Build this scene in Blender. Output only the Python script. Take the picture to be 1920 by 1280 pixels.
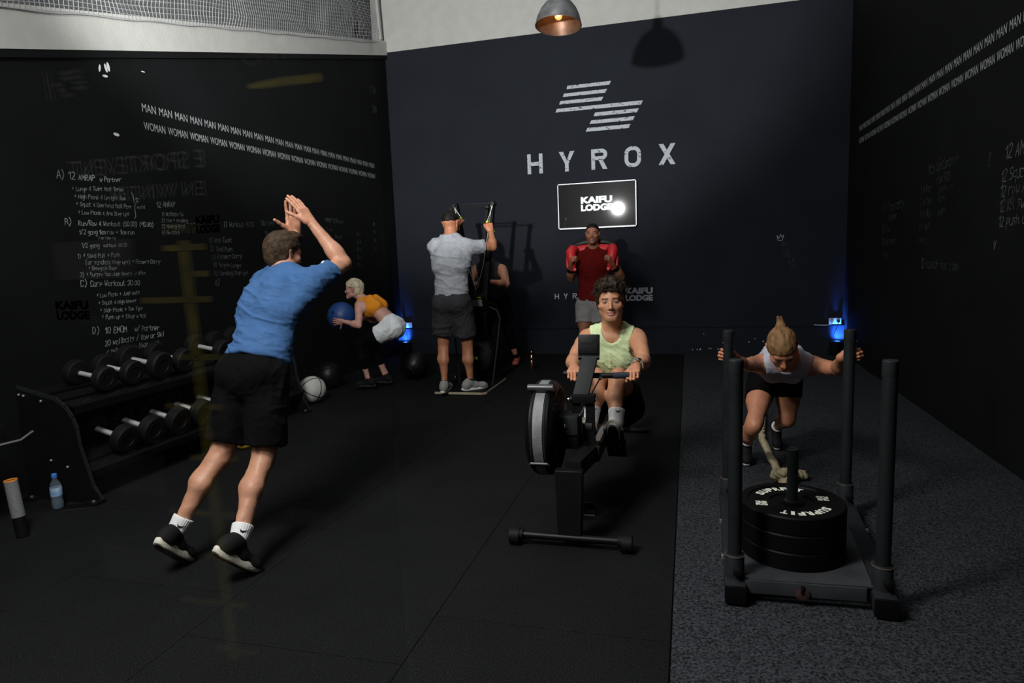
import bpy, bmesh, math, random
import numpy as np
from mathutils import Vector, Matrix

sc = bpy.context.scene
for o in list(bpy.data.objects):
    bpy.data.objects.remove(o)
col = sc.collection

# ------------------------------------------------------------------ camera
CAM_H = 1.56
YAW, PITCH, ROLL = 0.265457, -0.134233, -0.039005
_f = Vector((-math.sin(YAW) * math.cos(PITCH), math.cos(YAW) * math.cos(PITCH), math.sin(PITCH)))
_r = Vector((math.cos(YAW), math.sin(YAW), 0))
_u = _r.cross(_f)
_r2 = _r * math.cos(ROLL) + _u * math.sin(ROLL)
_u2 = -_r * math.sin(ROLL) + _u * math.cos(ROLL)
cam_d = bpy.data.cameras.new('camera')
cam_d.sensor_fit = 'HORIZONTAL'
cam_d.sensor_width = 36.0
cam_d.lens = 36.0 * 1234.0 / 1920.0
cam_d.clip_start = 0.05
cam = bpy.data.objects.new('camera', cam_d)
col.objects.link(cam)
cam.matrix_world = Matrix(((_r2.x, _u2.x, -_f.x, 0), (_r2.y, _u2.y, -_f.y, 0), (_r2.z, _u2.z, -_f.z, CAM_H), (0, 0, 0, 1)))
sc.camera = cam

# ------------------------------------------------------------------ light and exposure
sc.view_settings.view_transform = 'Standard'
sc.view_settings.look = 'None'
sc.view_settings.gamma = 1.0
sc.view_settings.use_curve_mapping = False
sc.view_settings.exposure = 0.0
try:
    sc.cycles.use_denoising = True
    sc.cycles.max_bounces = 6
    sc.cycles.transparent_max_bounces = 12
    sc.cycles.sample_clamp_indirect = 4.0
except Exception:
    pass
world = bpy.data.worlds.new('World')
sc.world = world
world.use_nodes = True
world.node_tree.nodes['Background'].inputs[0].default_value = (0.55, 0.65, 0.8, 1)
world.node_tree.nodes['Background'].inputs[1].default_value = 0.004


def aim(o, target):
    o.rotation_euler = (Vector(target) - o.location).to_track_quat('-Z', 'Y').to_euler()


def spot(name, loc, target, energy, color, angle, blend, radius):
    l = bpy.data.lights.new(name, 'SPOT')
    l.energy = energy; l.color = color; l.spot_size = math.radians(angle); l.spot_blend = blend
    l.shadow_soft_size = radius
    o = bpy.data.objects.new(name, l); col.objects.link(o)
    o.location = loc; aim(o, target)
    return o


def area(name, loc, target, energy, color, sx, sy):
    l = bpy.data.lights.new(name, 'AREA')
    l.energy = energy; l.color = color; l.shape = 'RECTANGLE'; l.size = sx; l.size_y = sy
    o = bpy.data.objects.new(name, l); col.objects.link(o)
    o.location = loc; aim(o, target)
    return o


# flash head high on the left: its beam climbs the back wall, its spill lights the room (its shadows fall on the back wall)
spot('key_lamp', (-1.87, 1.05, 2.64), (-3.0, 9.81, 6.4), 2000, (1.0, 1.0, 0.98), 72, 0.4, 0.05)
spill = bpy.data.lights.new('key_lamp_spill', 'POINT')
spill.energy = 70; spill.color = (1.0, 0.98, 0.95); spill.shadow_soft_size = 0.05
spill_o = bpy.data.objects.new('key_lamp_spill', spill); col.objects.link(spill_o); spill_o.location = (-1.87, 1.05, 2.63)
# added soft fill, no fixture: above the flash, clear of the screen's reflection
area('soft_fill', (-2.05, 0.95, 3.95), (-1.1, 4.2, 0.7), 165, (1.0, 0.985, 0.95), 1.0, 0.8)
# added overhead fill standing in for light bounced off the ceiling
area('bounce_fill', (-1.3, 3.9, 5.6), (-1.0, 4.3, 0), 30, (0.88, 0.94, 1.0), 2.6, 2.2)
# unseen fill added behind the camera so the painted wall shows in the glass
area('map_fill', (-1.6, -0.30, 2.75), (-1.6, -0.95, 1.2), 26.0, (1.0, 0.97, 0.92), 1.4, 0.15)
# ------------------------------------------------------------------ materials
def nt_new(name):
    m = bpy.data.materials.new(name); m.use_nodes = True
    return m, m.node_tree, m.node_tree.nodes['Principled BSDF']


def mat(name, c, rough=0.6, metal=0.0, var=0.0, vscale=8.0, bump=0.0, bscale=120.0, spec=0.5, sheen=0.0, coord='Object', c2=None, emis=None, estr=0.0, stretch=None):
    """A procedural principled material: colour varied by noise, fine relief by a second noise."""
    m, t, b = nt_new(name)
    c = tuple(c)[:3]
    b.inputs['Base Color'].default_value = (*c, 1)
    b.inputs['Roughness'].default_value = rough
    b.inputs['Metallic'].default_value = metal
    b.inputs['Specular IOR Level'].default_value = spec
    if sheen:
        b.inputs['Sheen Weight'].default_value = sheen
    tc = t.nodes.new('ShaderNodeTexCoord')
    src = tc.outputs[coord]
    if stretch:
        mp = t.nodes.new('ShaderNodeMapping'); mp.inputs['Scale'].default_value = stretch
        t.links.new(src, mp.inputs[0]); src = mp.outputs[0]
    if var or c2:
        n = t.nodes.new('ShaderNodeTexNoise'); n.inputs['Scale'].default_value = vscale
        n.inputs['Detail'].default_value = 5
        t.links.new(src, n.inputs['Vector'])
        r = t.nodes.new('ShaderNodeValToRGB')
        lo = c2 or tuple(max(0, x * (1 - var)) for x in c)
        hi = c if c2 else tuple(min(1, x * (1 + var)) for x in c)
        r.color_ramp.elements[0].position = 0.35; r.color_ramp.elements[0].color = (*lo, 1)
        r.color_ramp.elements[1].position = 0.65; r.color_ramp.elements[1].color = (*hi, 1)
        t.links.new(n.outputs['Fac'], r.inputs[0]); t.links.new(r.outputs[0], b.inputs['Base Color'])
    if bump:
        n2 = t.nodes.new('ShaderNodeTexNoise'); n2.inputs['Scale'].default_value = bscale
        n2.inputs['Detail'].default_value = 3
        t.links.new(src, n2.inputs['Vector'])
        bp = t.nodes.new('ShaderNodeBump'); bp.inputs['Strength'].default_value = bump; bp.inputs['Distance'].default_value = 0.004
        t.links.new(n2.outputs['Fac'], bp.inputs['Height']); t.links.new(bp.outputs[0], b.inputs['Normal'])
    if emis:
        b.inputs['Emission Color'].default_value = (*emis, 1); b.inputs['Emission Strength'].default_value = estr
    return m


def srgb(r, g, b):
    f = lambda v: v / 255 / 12.92 if v <= 10 else ((v / 255 + 0.055) / 1.055) ** 2.4
    return (f(r), f(g), f(b))


# ------------------------------------------------------------------ object helpers
def tag(o, label=None, cat=None, group=None, kind=None):
    if label: o['label'] = label
    if cat: o['category'] = cat
    if group: o['group'] = group
    if kind: o['kind'] = kind
    return o


def empty(name, loc=(0, 0, 0), rz=0.0):
    o = bpy.data.objects.new(name, None); col.objects.link(o)
    o.location = loc; o.rotation_euler = (0, 0, rz)
    o.empty_display_size = 0.05
    return o


def thing(name, label, cat, loc=(0, 0, 0), rz=0.0, group=None):
    return tag(empty(name, loc, rz), label, cat, group)


def link(me, name, m=None, parent=None, loc=None):
    o = bpy.data.objects.new(name, me); col.objects.link(o)
    if m is not None and not me.materials:
        for mm in (m if isinstance(m, (list, tuple)) else [m]): me.materials.append(mm)
    if parent is not None:
        o.parent = parent
    if loc is not None:
        o.location = loc
    return o


def copy_tree(o, parent=None):
    c = o.copy(); col.objects.link(c); c.parent = parent
    for ch in list(o.children):
        copy_tree(ch, c)
    return c


def basis(d, up=(0, 0, 1)):
    d = Vector(d).normalized(); up = Vector(up)
    if abs(d.dot(up)) > 0.98: up = Vector((1, 0, 0))
    x = up.cross(d).normalized(); y = d.cross(x)
    return x, y, d


class MB:
    """Collects boxes, bars and tubes and links them as one mesh."""
    def __init__(s): s.v = []; s.f = []

    def add(s, vs, fs):
        n = len(s.v); s.v += [tuple(v) for v in vs]; s.f += [tuple(i + n for i in f) for f in fs]
        return s

    def box(s, c, size, x=(1, 0, 0), y=(0, 1, 0), z=(0, 0, 1), ch=0.0):
        c = Vector(c); X, Y, Z = Vector(x) * size[0] / 2, Vector(y) * size[1] / 2, Vector(z) * size[2] / 2
        if ch <= 0:
            vs = [c + X * a + Y * b + Z * d for a in (-1, 1) for b in (-1, 1) for d in (-1, 1)]
            return s.add(vs, [(0, 1, 3, 2), (4, 6, 7, 5), (0, 4, 5, 1), (2, 3, 7, 6), (0, 2, 6, 4), (1, 5, 7, 3)])
        bm = bmesh.new()
        vv = [bm.verts.new(c + X * a + Y * b + Z * d) for a in (-1, 1) for b in (-1, 1) for d in (-1, 1)]
        for f in [(0, 1, 3, 2), (4, 6, 7, 5), (0, 4, 5, 1), (2, 3, 7, 6), (0, 2, 6, 4), (1, 5, 7, 3)]: bm.faces.new([vv[i] for i in f])
        bmesh.ops.bevel(bm, geom=bm.edges[:], offset=ch, segments=2, profile=0.6, affect='EDGES')
        bm.verts.index_update()
        s.add([v.co for v in bm.verts], [[v.index for v in f.verts] for f in bm.faces]); bm.free()
        return s

    def bar(s, p0, p1, w, h, up=(0, 0, 1), ch=0.0):
        p0, p1 = Vector(p0), Vector(p1); x, y, d = basis(p1 - p0, up)
        return s.box((p0 + p1) / 2, (w, h, (p1 - p0).length), x, y, d, ch)

    def cyl(s, p0, p1, r0, r1=None, n=20, caps=True):
        r1 = r0 if r1 is None else r1
        p0, p1 = Vector(p0), Vector(p1); x, y, d = basis(p1 - p0)
        vs = []
        for p, r in ((p0, r0), (p1, r1)):
            for i in range(n):
                a = 2 * math.pi * i / n; vs.append(p + (x * math.cos(a) + y * math.sin(a)) * r)
        fs = [(i, (i + 1) % n, n + (i + 1) % n, n + i) for i in range(n)]
        if caps: fs += [tuple(range(n - 1, -1, -1)), tuple(range(n, 2 * n))]
        return s.add(vs, fs)

    def lathe(s, prof, o=(0, 0, 0), axis=(0, 0, 1), n=32, close=False):
        o = Vector(o); x, y, d = basis(axis); vs = []; fs = []
        for (r, h) in prof:
            for i in range(n):
                a = 2 * math.pi * i / n; vs.append(o + d * h + (x * math.cos(a) + y * math.sin(a)) * max(r, 1e-5))
        m = len(prof)
        for j in range(m - 1 + (1 if close else 0)):
            k = (j + 1) % m
            for i in range(n):
                i2 = (i + 1) % n; fs.append((j * n + i, j * n + i2, k * n + i2, k * n + i))
        if not close:
            fs += [tuple(range(n - 1, -1, -1)), tuple(range((m - 1) * n, m * n))]
        return s.add(vs, fs)

    def tube(s, pts, r, n=8, closed=False, flat=None):
        pts = [Vector(p) for p in pts]; m = len(pts); vs = []; fs = []
        rs = r if isinstance(r, (list, tuple)) else [r] * m
        px = None
        for i, p in enumerate(pts):
            a = pts[i - 1] if (i > 0 or closed) else pts[0]; b = pts[(i + 1) % m] if (i < m - 1 or closed) else pts[-1]
            d = (b - a).normalized()
            if px is None: x, y, _ = basis(d)
            else:
                x = (px - d * px.dot(d)); x = x.normalized() if x.length > 1e-6 else basis(d)[0]; y = d.cross(x)
            px = x
            for k in range(n):
                an = 2 * math.pi * k / n; vs.append(p + (x * math.cos(an) + y * math.sin(an) * (flat or 1.0)) * rs[i])
        for j in range(m if closed else m - 1):
            j2 = (j + 1) % m
            for k in range(n):
                k2 = (k + 1) % n; fs.append((j * n + k, j * n + k2, j2 * n + k2, j2 * n + k))
        if not closed: fs += [tuple(range(n - 1, -1, -1)), tuple(range((m - 1) * n, m * n))]
        return s.add(vs, fs)

    def prism(s, poly, o, x, y, depth):
        """poly: 2-D points in the x,y frame at o, extruded by the vector depth."""
        o = Vector(o); x, y, dp = Vector(x), Vector(y), Vector(depth); n = len(poly)
        a = [o + x * p[0] + y * p[1] for p in poly]
        vs = a + [p + dp for p in a]
        return s.add(vs, [tuple(range(n)), tuple(range(2 * n - 1, n - 1, -1))] + [(i, n + i, n + (i + 1) % n, (i + 1) % n) for i in range(n)])

    def build(s, name, m, parent=None, smooth=0.6, loc=None, bevel=0.0):
        me = bpy.data.meshes.new(name); me.from_pydata(s.v, [], s.f)
        bm = bmesh.new(); bm.from_mesh(me); bmesh.ops.recalc_face_normals(bm, faces=bm.faces[:]); bm.to_mesh(me); bm.free()
        if smooth:
            me.shade_smooth(); me.set_sharp_from_angle(angle=smooth)
        o = link(me, name, m, parent, loc)
        if bevel:
            md = o.modifiers.new('bevel', 'BEVEL'); md.width = bevel; md.segments = 2; md.limit_method = 'ANGLE'; md.angle_limit = 0.6
        return o


def text_mesh(s, size=1.0, bold=0.0, xs=1.0, shear=0.0, spacing=1.0, line=1.0, align='LEFT'):
    """Outline lettering as flat faces in the XY plane."""
    c = bpy.data.curves.new('lettering', 'FONT'); c.body = s; c.size = size; c.offset = bold
    c.shear = shear; c.space_character = spacing; c.space_line = line; c.align_x = align; c.resolution_u = 3
    o = bpy.data.objects.new('lettering', c); col.objects.link(o)
    bpy.context.view_layer.update()
    me = bpy.data.meshes.new_from_object(o)
    bpy.data.objects.remove(o); bpy.data.curves.remove(c)
    me.name = 'lettering'; me.materials.clear()
    if xs != 1.0:
        me.transform(Matrix.Diagonal((xs, 1, 1, 1)))
    return me


def fit(me, x0, x1, y0, y1):
    """Scale and move flat lettering into a rectangle of its own plane."""
    n = len(me.vertices); a = np.empty(n * 3); me.vertices.foreach_get('co', a); a = a.reshape(-1, 3)
    lo, hi = a.min(0), a.max(0)
    a[:, 0] = x0 + (a[:, 0] - lo[0]) * (x1 - x0) / (hi[0] - lo[0]); a[:, 1] = y0 + (a[:, 1] - lo[1]) * (y1 - y0) / (hi[1] - lo[1])
    me.vertices.foreach_set('co', a.ravel()); me.update()
    return me


def on_plane(me, o, x, y, name, m, parent=None, lift=0.002):
    """Lay flat lettering on a wall: o origin, x reading direction, y up."""
    x, y = Vector(x), Vector(y); z = x.cross(y); o = Vector(o) + z * lift
    me.transform(Matrix(((x.x, y.x, z.x, o.x), (x.y, y.y, z.y, o.y), (x.z, y.z, z.z, o.z), (0, 0, 0, 1))))
    return link(me, name, m, parent)


# single-stroke handwriting: digit pairs xy, baseline 2, x height 6, capitals 8
GL = {
 'A': '022842 1434', 'B': '0208 082836250502 253542024222', 'C': '47280804022243', 'D': '0208 082846442202', 'E': '48080242 0535', 'F': '480802 0535',
 'G': '47180603224245 2545', 'H': '0208 4248 0545', 'I': '1232 1838 2228', 'J': '4843321203', 'K': '0208 4804 0542', 'L': '080242', 'M': '0208244842', 'N': '02084248',
 'O': '180603224247381818', 'P': '0208384605', 'Q': '180603224247381818 3351', 'R': '020838460542', 'S': '47280715354312 02', 'T': '0848 2822', 'U': '0803123243 48',
 'V': '082248', 'W': '0812253248', 'X': '0248 0842', 'Y': '0825 482522', 'Z': '08480242',
 'a': '360604124245 4642', 'b': '0802 0536442202', 'c': '461604124', 'd': '4842 461604123244', 'e': '0444361604123 2', 'f': '48382812 0636', 'g': '461604133346 464010', 'h': '0802 05364442',
 'i': '2622 2728', 'j': '2620 10', 'k': '0802 4604 0442', 'l': '1812', 'm': '0602 052622 25464442', 'n': '0602 05364442', 'o': '160412324536 16', 'p': '0600 0636451303', 'q': '461604134346 4640',
 'r': '0602 052646', 's': '4606153423 02', 't': '1813324 0636', 'u': '0603123244 4642', 'v': '062246', 'w': '0612243246', 'x': '0246 0642', 'y': '0623 4600', 'z': '06460242',
 '0': '280703224347 4728', '1': '062822', '2': '0728473502 0242', '3': '0738474625 25443312 1203', '4': '380444 3832', '5': '4808054543 2202', '6': '3806031232444505', '7': '084812', '8': '280725474628 2503224325', '9': '460507384847 4742',
 '*': '1537 1735 2438', '&': '42162738360423145', '/': '0249', ':': '2323 2525', '(': '39161431', ')': '19363411', '+': '2327 0545', '-': '0545', '.': '2222', '!': '2824 2322', ',': '2211', '{': '38262514 2322', '}': '18262534 2322',
}


def scribble(lines, seed=0, w=0.10):
    """Chalk handwriting. lines: (x, y, height, text, slant); thin ribbons in the XY plane. w is the stroke width over the letter height."""
    rnd = random.Random(seed); v = []; f = []
    for (x0, y0, hgt, s, slant) in lines:
        u = hgt / 6.0; x = x0; y = y0
        for chh in s:
            if chh == ' ':
                x += 3.0 * u; continue
            g = GL.get(chh) or GL.get(chh.upper()) or '0246'
            k = 0.92 + rnd.random() * 0.2; dy = (rnd.random() - 0.5) * 0.5 * u
            for st in g.split():
                pts = [(int(st[i]), int(st[i + 1])) for i in range(0, len(st) - 1, 2)]
                P = [(x + px * u * 0.8 * k + (py - 2) * u * 0.12 + (rnd.random() - .5) * .3 * u, y + dy + (py - 2) * u * k + (rnd.random() - .5) * .3 * u + (x - x0) * slant) for px, py in pts]
                hw = hgt * w * 0.5
                if len(P) == 1: P.append((P[0][0] + hw, P[0][1]))
                for (ax, ay), (bx, by) in zip(P[:-1], P[1:]):
                    dx, dyy = bx - ax, by - ay; L = math.hypot(dx, dyy) or 1e-6; nx, ny = -dyy / L * hw, dx / L * hw
                    if L < 1e-5: dx, dyy, nx, ny = hw, 0, 0, hw; bx = ax + hw
                    ex, ey = dx / L * hw * .6, dyy / L * hw * .6; n = len(v)
                    v += [(ax + nx - ex, ay + ny - ey, 0), (ax - nx - ex, ay - ny - ey, 0), (bx - nx + ex, by - ny + ey, 0), (bx + nx + ex, by + ny + ey, 0)]
                    f.append((n, n + 1, n + 2, n + 3))
            x += (4.0 if chh not in 'il1.:!,' else 2.6) * u * (0.9 + rnd.random() * .2)
    me = bpy.data.meshes.new('chalk_writing'); me.from_pydata(v, [], f)
    return me
# ------------------------------------------------------------------ smooth solids (bodies, clothes, hair): blended shapes sampled on a grid, surface by dual contouring
F32 = np.float32


def V3(*a): return np.array(a if len(a) > 1 else a[0], dtype=float)


def nrm(v):
    v = np.asarray(v, float); return v / (np.linalg.norm(v) + 1e-9)


class Pr:
    """One primitive: a tapered capsule from a to b (radii ra, rb) squashed along axis sq by factor sv, or an ellipsoid (c, axes, radii)."""
    def __init__(s, a, b, ra, rb, k=0.03, sq=None, sv=1.0, tag='', cuts=(), op='add'):
        s.kind = 'cap'; s.a, s.b, s.ra, s.rb = V3(a), V3(b), ra, rb; s.k = k; s.sq = None if sq is None else nrm(sq); s.sv = sv; s.tag = tag; s.cuts = list(cuts); s.op = op

    def lohi(s):
        r = max(s.ra, s.rb); return np.minimum(s.a, s.b) - r, np.maximum(s.a, s.b) + r

    def grow(s, d, **kw):
        q = Pr(s.a, s.b, s.ra + d, s.rb + d, s.k, s.sq, s.sv, s.tag, s.cuts, s.op)
        if s.sv < 1: q.sv = (s.ra * s.sv + d) / (s.ra + d)
        for k2, v2 in kw.items(): setattr(q, k2, v2)
        return q

    def dist(s, X, Y, Z):
        ab = s.b - s.a; L2 = float(ab @ ab) + 1e-9
        px, py, pz = X - s.a[0], Y - s.a[1], Z - s.a[2]
        t = np.clip((px * ab[0] + py * ab[1] + pz * ab[2]) / L2, 0, 1)
        qx, qy, qz = px - t * ab[0], py - t * ab[1], pz - t * ab[2]
        r = s.ra + (s.rb - s.ra) * t
        if s.sq is not None and s.sv != 1.0:
            q = qx * s.sq[0] + qy * s.sq[1] + qz * s.sq[2]; e = q * (1 / s.sv - 1)
            qx, qy, qz = qx + e * s.sq[0], qy + e * s.sq[1], qz + e * s.sq[2]
            d = (np.sqrt(qx * qx + qy * qy + qz * qz) - r) * (0.5 + 0.5 * min(1.0, s.sv))
        else:
            d = np.sqrt(qx * qx + qy * qy + qz * qz) - r
        for p, n in s.cuts:
            d = np.maximum(d, (X - p[0]) * n[0] + (Y - p[1]) * n[1] + (Z - p[2]) * n[2])
        return d


class El(Pr):
    def __init__(s, c, R, rad, k=0.02, tag='', cuts=(), op='add'):
        s.kind = 'ell'; s.c = V3(c); s.R = np.array(R, float); s.rad = V3(rad); s.k = k; s.tag = tag; s.cuts = list(cuts); s.op = op

    def lohi(s):
        e = np.sqrt(((s.R * s.rad[:, None]) ** 2).sum(0)); return s.c - e, s.c + e

    def grow(s, d, **kw):
        q = El(s.c, s.R, s.rad + d, s.k, s.tag, s.cuts, s.op)
        for k2, v2 in kw.items(): setattr(q, k2, v2)
        return q

    def dist(s, X, Y, Z):
        px, py, pz = X - s.c[0], Y - s.c[1], Z - s.c[2]
        k0 = 0; k1 = 0
        for i in range(3):
            q = px * s.R[i, 0] + py * s.R[i, 1] + pz * s.R[i, 2]
            k0 = k0 + (q / s.rad[i]) ** 2; k1 = k1 + (q / s.rad[i] ** 2) ** 2
        k0 = np.sqrt(k0) + 1e-6; k1 = np.sqrt(k1) + 1e-6
        d = k0 * (k0 - 1) / k1
        for p, n in s.cuts:
            d = np.maximum(d, (X - p[0]) * n[0] + (Y - p[1]) * n[1] + (Z - p[2]) * n[2])
        return d


def solid(prims, h, lo=None, hi=None, post=None):
    """Blend the primitives on a grid of pitch h and return (verts, quads)."""
    adds = [p for p in prims if p.op == 'add']
    if lo is None:
        lo = np.min([p.lohi()[0] for p in adds], 0) - 3 * h; hi = np.max([p.lohi()[1] for p in adds], 0) + 3 * h
    lo, hi = V3(lo), V3(hi)
    n = np.ceil((hi - lo) / h).astype(int) + 1
    f = np.full(n, 0.3, F32)
    ax = [(lo[i] + h * np.arange(n[i])).astype(F32) for i in range(3)]
    for p in prims:
        a, b = p.lohi(); m = p.k + 2.5 * h
        i0 = np.clip(np.floor((a - m - lo) / h).astype(int), 0, n); i1 = np.clip(np.ceil((b + m - lo) / h).astype(int) + 1, 0, n)
        if np.any(i1 <= i0): continue
        X = ax[0][i0[0]:i1[0], None, None]; Y = ax[1][None, i0[1]:i1[1], None]; Z = ax[2][None, None, i0[2]:i1[2]]
        d = p.dist(X, Y, Z).astype(F32)
        blk = f[i0[0]:i1[0], i0[1]:i1[1], i0[2]:i1[2]]
        k = max(p.k, 1e-4)
        if p.op == 'add':
            hh = np.clip(0.5 + 0.5 * (d - blk) / k, 0, 1); blk[...] = d + (blk - d) * hh - k * hh * (1 - hh)
        else:
            hh = np.clip(0.5 - 0.5 * (blk + d) / k, 0, 1); blk[...] = blk + (-d - blk) * hh + k * hh * (1 - hh)
    if post is not None:
        f = post(f, ax)
    s = f < 0
    c = s[:-1, :-1, :-1].astype(np.int8)
    tot = sum(s[i:n[0] - 1 + i, j:n[1] - 1 + j, k:n[2] - 1 + k].astype(np.int8) for i in (0, 1) for j in (0, 1) for k in (0, 1))
    act = (tot > 0) & (tot < 8)
    idx = np.argwhere(act)
    if len(idx) == 0: return np.zeros((0, 3)), np.zeros((0, 4), int)
    I, Jx, K = idx.T
    cv = {(i, j, k): f[I + i, Jx + j, K + k] for i in (0, 1) for j in (0, 1) for k in (0, 1)}
    acc = np.zeros((len(idx), 3)); cnt = np.zeros(len(idx))
    for axis in range(3):
        for u in (0, 1):
            for v in (0, 1):
                c0 = [0, 0, 0]; oth = [q for q in range(3) if q != axis]; c0[oth[0]] = u; c0[oth[1]] = v
                c1 = list(c0); c1[axis] = 1
                a, b = cv[tuple(c0)], cv[tuple(c1)]
                x = (a < 0) != (b < 0)
                t = np.where(x, a / np.where(x, a - b, 1), 0)
                q = np.zeros((len(idx), 3)); q[:, oth[0]] = u; q[:, oth[1]] = v; q[:, axis] = t
                acc += q * x[:, None]; cnt += x
    vert = lo + h * (idx + acc / np.maximum(cnt, 1)[:, None])
    vid = np.full(act.shape, -1, np.int32); vid[I, Jx, K] = np.arange(len(idx))
    quads = []
    for axis in range(3):
        sl0 = [slice(None)] * 3; sl1 = [slice(None)] * 3; sl0[axis] = slice(0, -1); sl1[axis] = slice(1, None)
        e = s[tuple(sl0)] != s[tuple(sl1)]
        w = np.argwhere(e)
        o1, o2 = [(1, 2), (2, 0), (0, 1)][axis]
        ok = (w[:, o1] > 0) & (w[:, o2] > 0) & (w[:, o1] < n[o1] - 1) & (w[:, o2] < n[o2] - 1)
        w = w[ok]
        if len(w) == 0: continue
        ins = s[w[:, 0], w[:, 1], w[:, 2]]
        d1 = np.zeros(3, int); d1[o1] = 1; d2 = np.zeros(3, int); d2[o2] = 1
        g = lambda ww: vid[ww[:, 0], ww[:, 1], ww[:, 2]]
        q = np.stack([g(w - d1 - d2), g(w - d2), g(w), g(w - d1)], 1)
        q[~ins] = q[~ins][:, ::-1]
        quads.append(q)
    return vert, np.concatenate(quads) if quads else np.zeros((0, 4), int)


def vnormals(v, q):
    n = np.cross(v[q[:, 2]] - v[q[:, 0]], v[q[:, 3]] - v[q[:, 1]]); out = np.zeros_like(v)
    for i in range(4): np.add.at(out, q[:, i], n)
    return out / (np.linalg.norm(out, axis=1, keepdims=True) + 1e-12)


def clip_faces(v, q, p, n, keep_below=True, off=0.0):
    d = (v - V3(p)) @ nrm(n) - off
    bad = (d > 0) if keep_below else (d < 0)
    return v, q[~bad[q].all(1)]


def pack(parts):
    vs, qs = [], []; n = 0
    for v, q in parts:
        used = np.unique(q); m = np.full(len(v), -1); m[used] = np.arange(len(used))
        vs.append(v[used]); qs.append(m[q] + n); n += len(used)
    return np.concatenate(vs), np.concatenate(qs)


def qmesh(name, v, q, m, parent=None, colors=None):
    me = bpy.data.meshes.new(name)
    me.vertices.add(len(v)); me.vertices.foreach_set('co', np.asarray(v, F32).ravel())
    me.loops.add(len(q) * 4); me.loops.foreach_set('vertex_index', q.astype(np.int32).ravel())
    me.polygons.add(len(q)); me.polygons.foreach_set('loop_start', np.arange(0, len(q) * 4, 4, dtype=np.int32))
    me.update(calc_edges=True); me.validate()
    me.shade_smooth()
    if colors is not None:
        a = me.color_attributes.new('tone', 'FLOAT_COLOR', 'POINT'); a.data.foreach_set('color', np.concatenate([colors, np.ones((len(v), 1))], 1).astype(F32).ravel())
    return link(me, name, m, parent)


_rng = np.random.RandomState(7)
_NT = _rng.rand(32, 32, 32)


def vnoise(p):
    i = np.floor(p).astype(int); t = p - i; t = t * t * (3 - 2 * t); out = 0
    for a in (0, 1):
        for b in (0, 1):
            for c in (0, 1):
                w = (t[:, 0] if a else 1 - t[:, 0]) * (t[:, 1] if b else 1 - t[:, 1]) * (t[:, 2] if c else 1 - t[:, 2])
                out = out + w * _NT[(i[:, 0] + a) % 32, (i[:, 1] + b) % 32, (i[:, 2] + c) % 32]
    return out * 2 - 1


def smooth_mesh(v, q, it=2, lam=0.5):
    for _ in range(it):
        acc = np.zeros_like(v); cnt = np.zeros(len(v))
        for a, b in ((0, 1), (1, 2), (2, 3), (3, 0)):
            np.add.at(acc, q[:, a], v[q[:, b]]); np.add.at(cnt, q[:, a], 1)
        v = v + lam * (acc / np.maximum(cnt, 1)[:, None] - v) * (cnt > 0)[:, None]
    return v


# ------------------------------------------------------------------ people
def frame(R=None, U=None, F=None):
    """Right, forward, up rows from two of them (right = forward x up)."""
    if R is not None and U is not None:
        U = nrm(U); R = nrm(V3(R) - U * (V3(R) @ U)); F = np.cross(U, R)
    elif F is not None and U is not None:
        F = nrm(F); U = nrm(V3(U) - F * (V3(U) @ F)); R = np.cross(F, U)
    return np.array([R, F, U])


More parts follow.
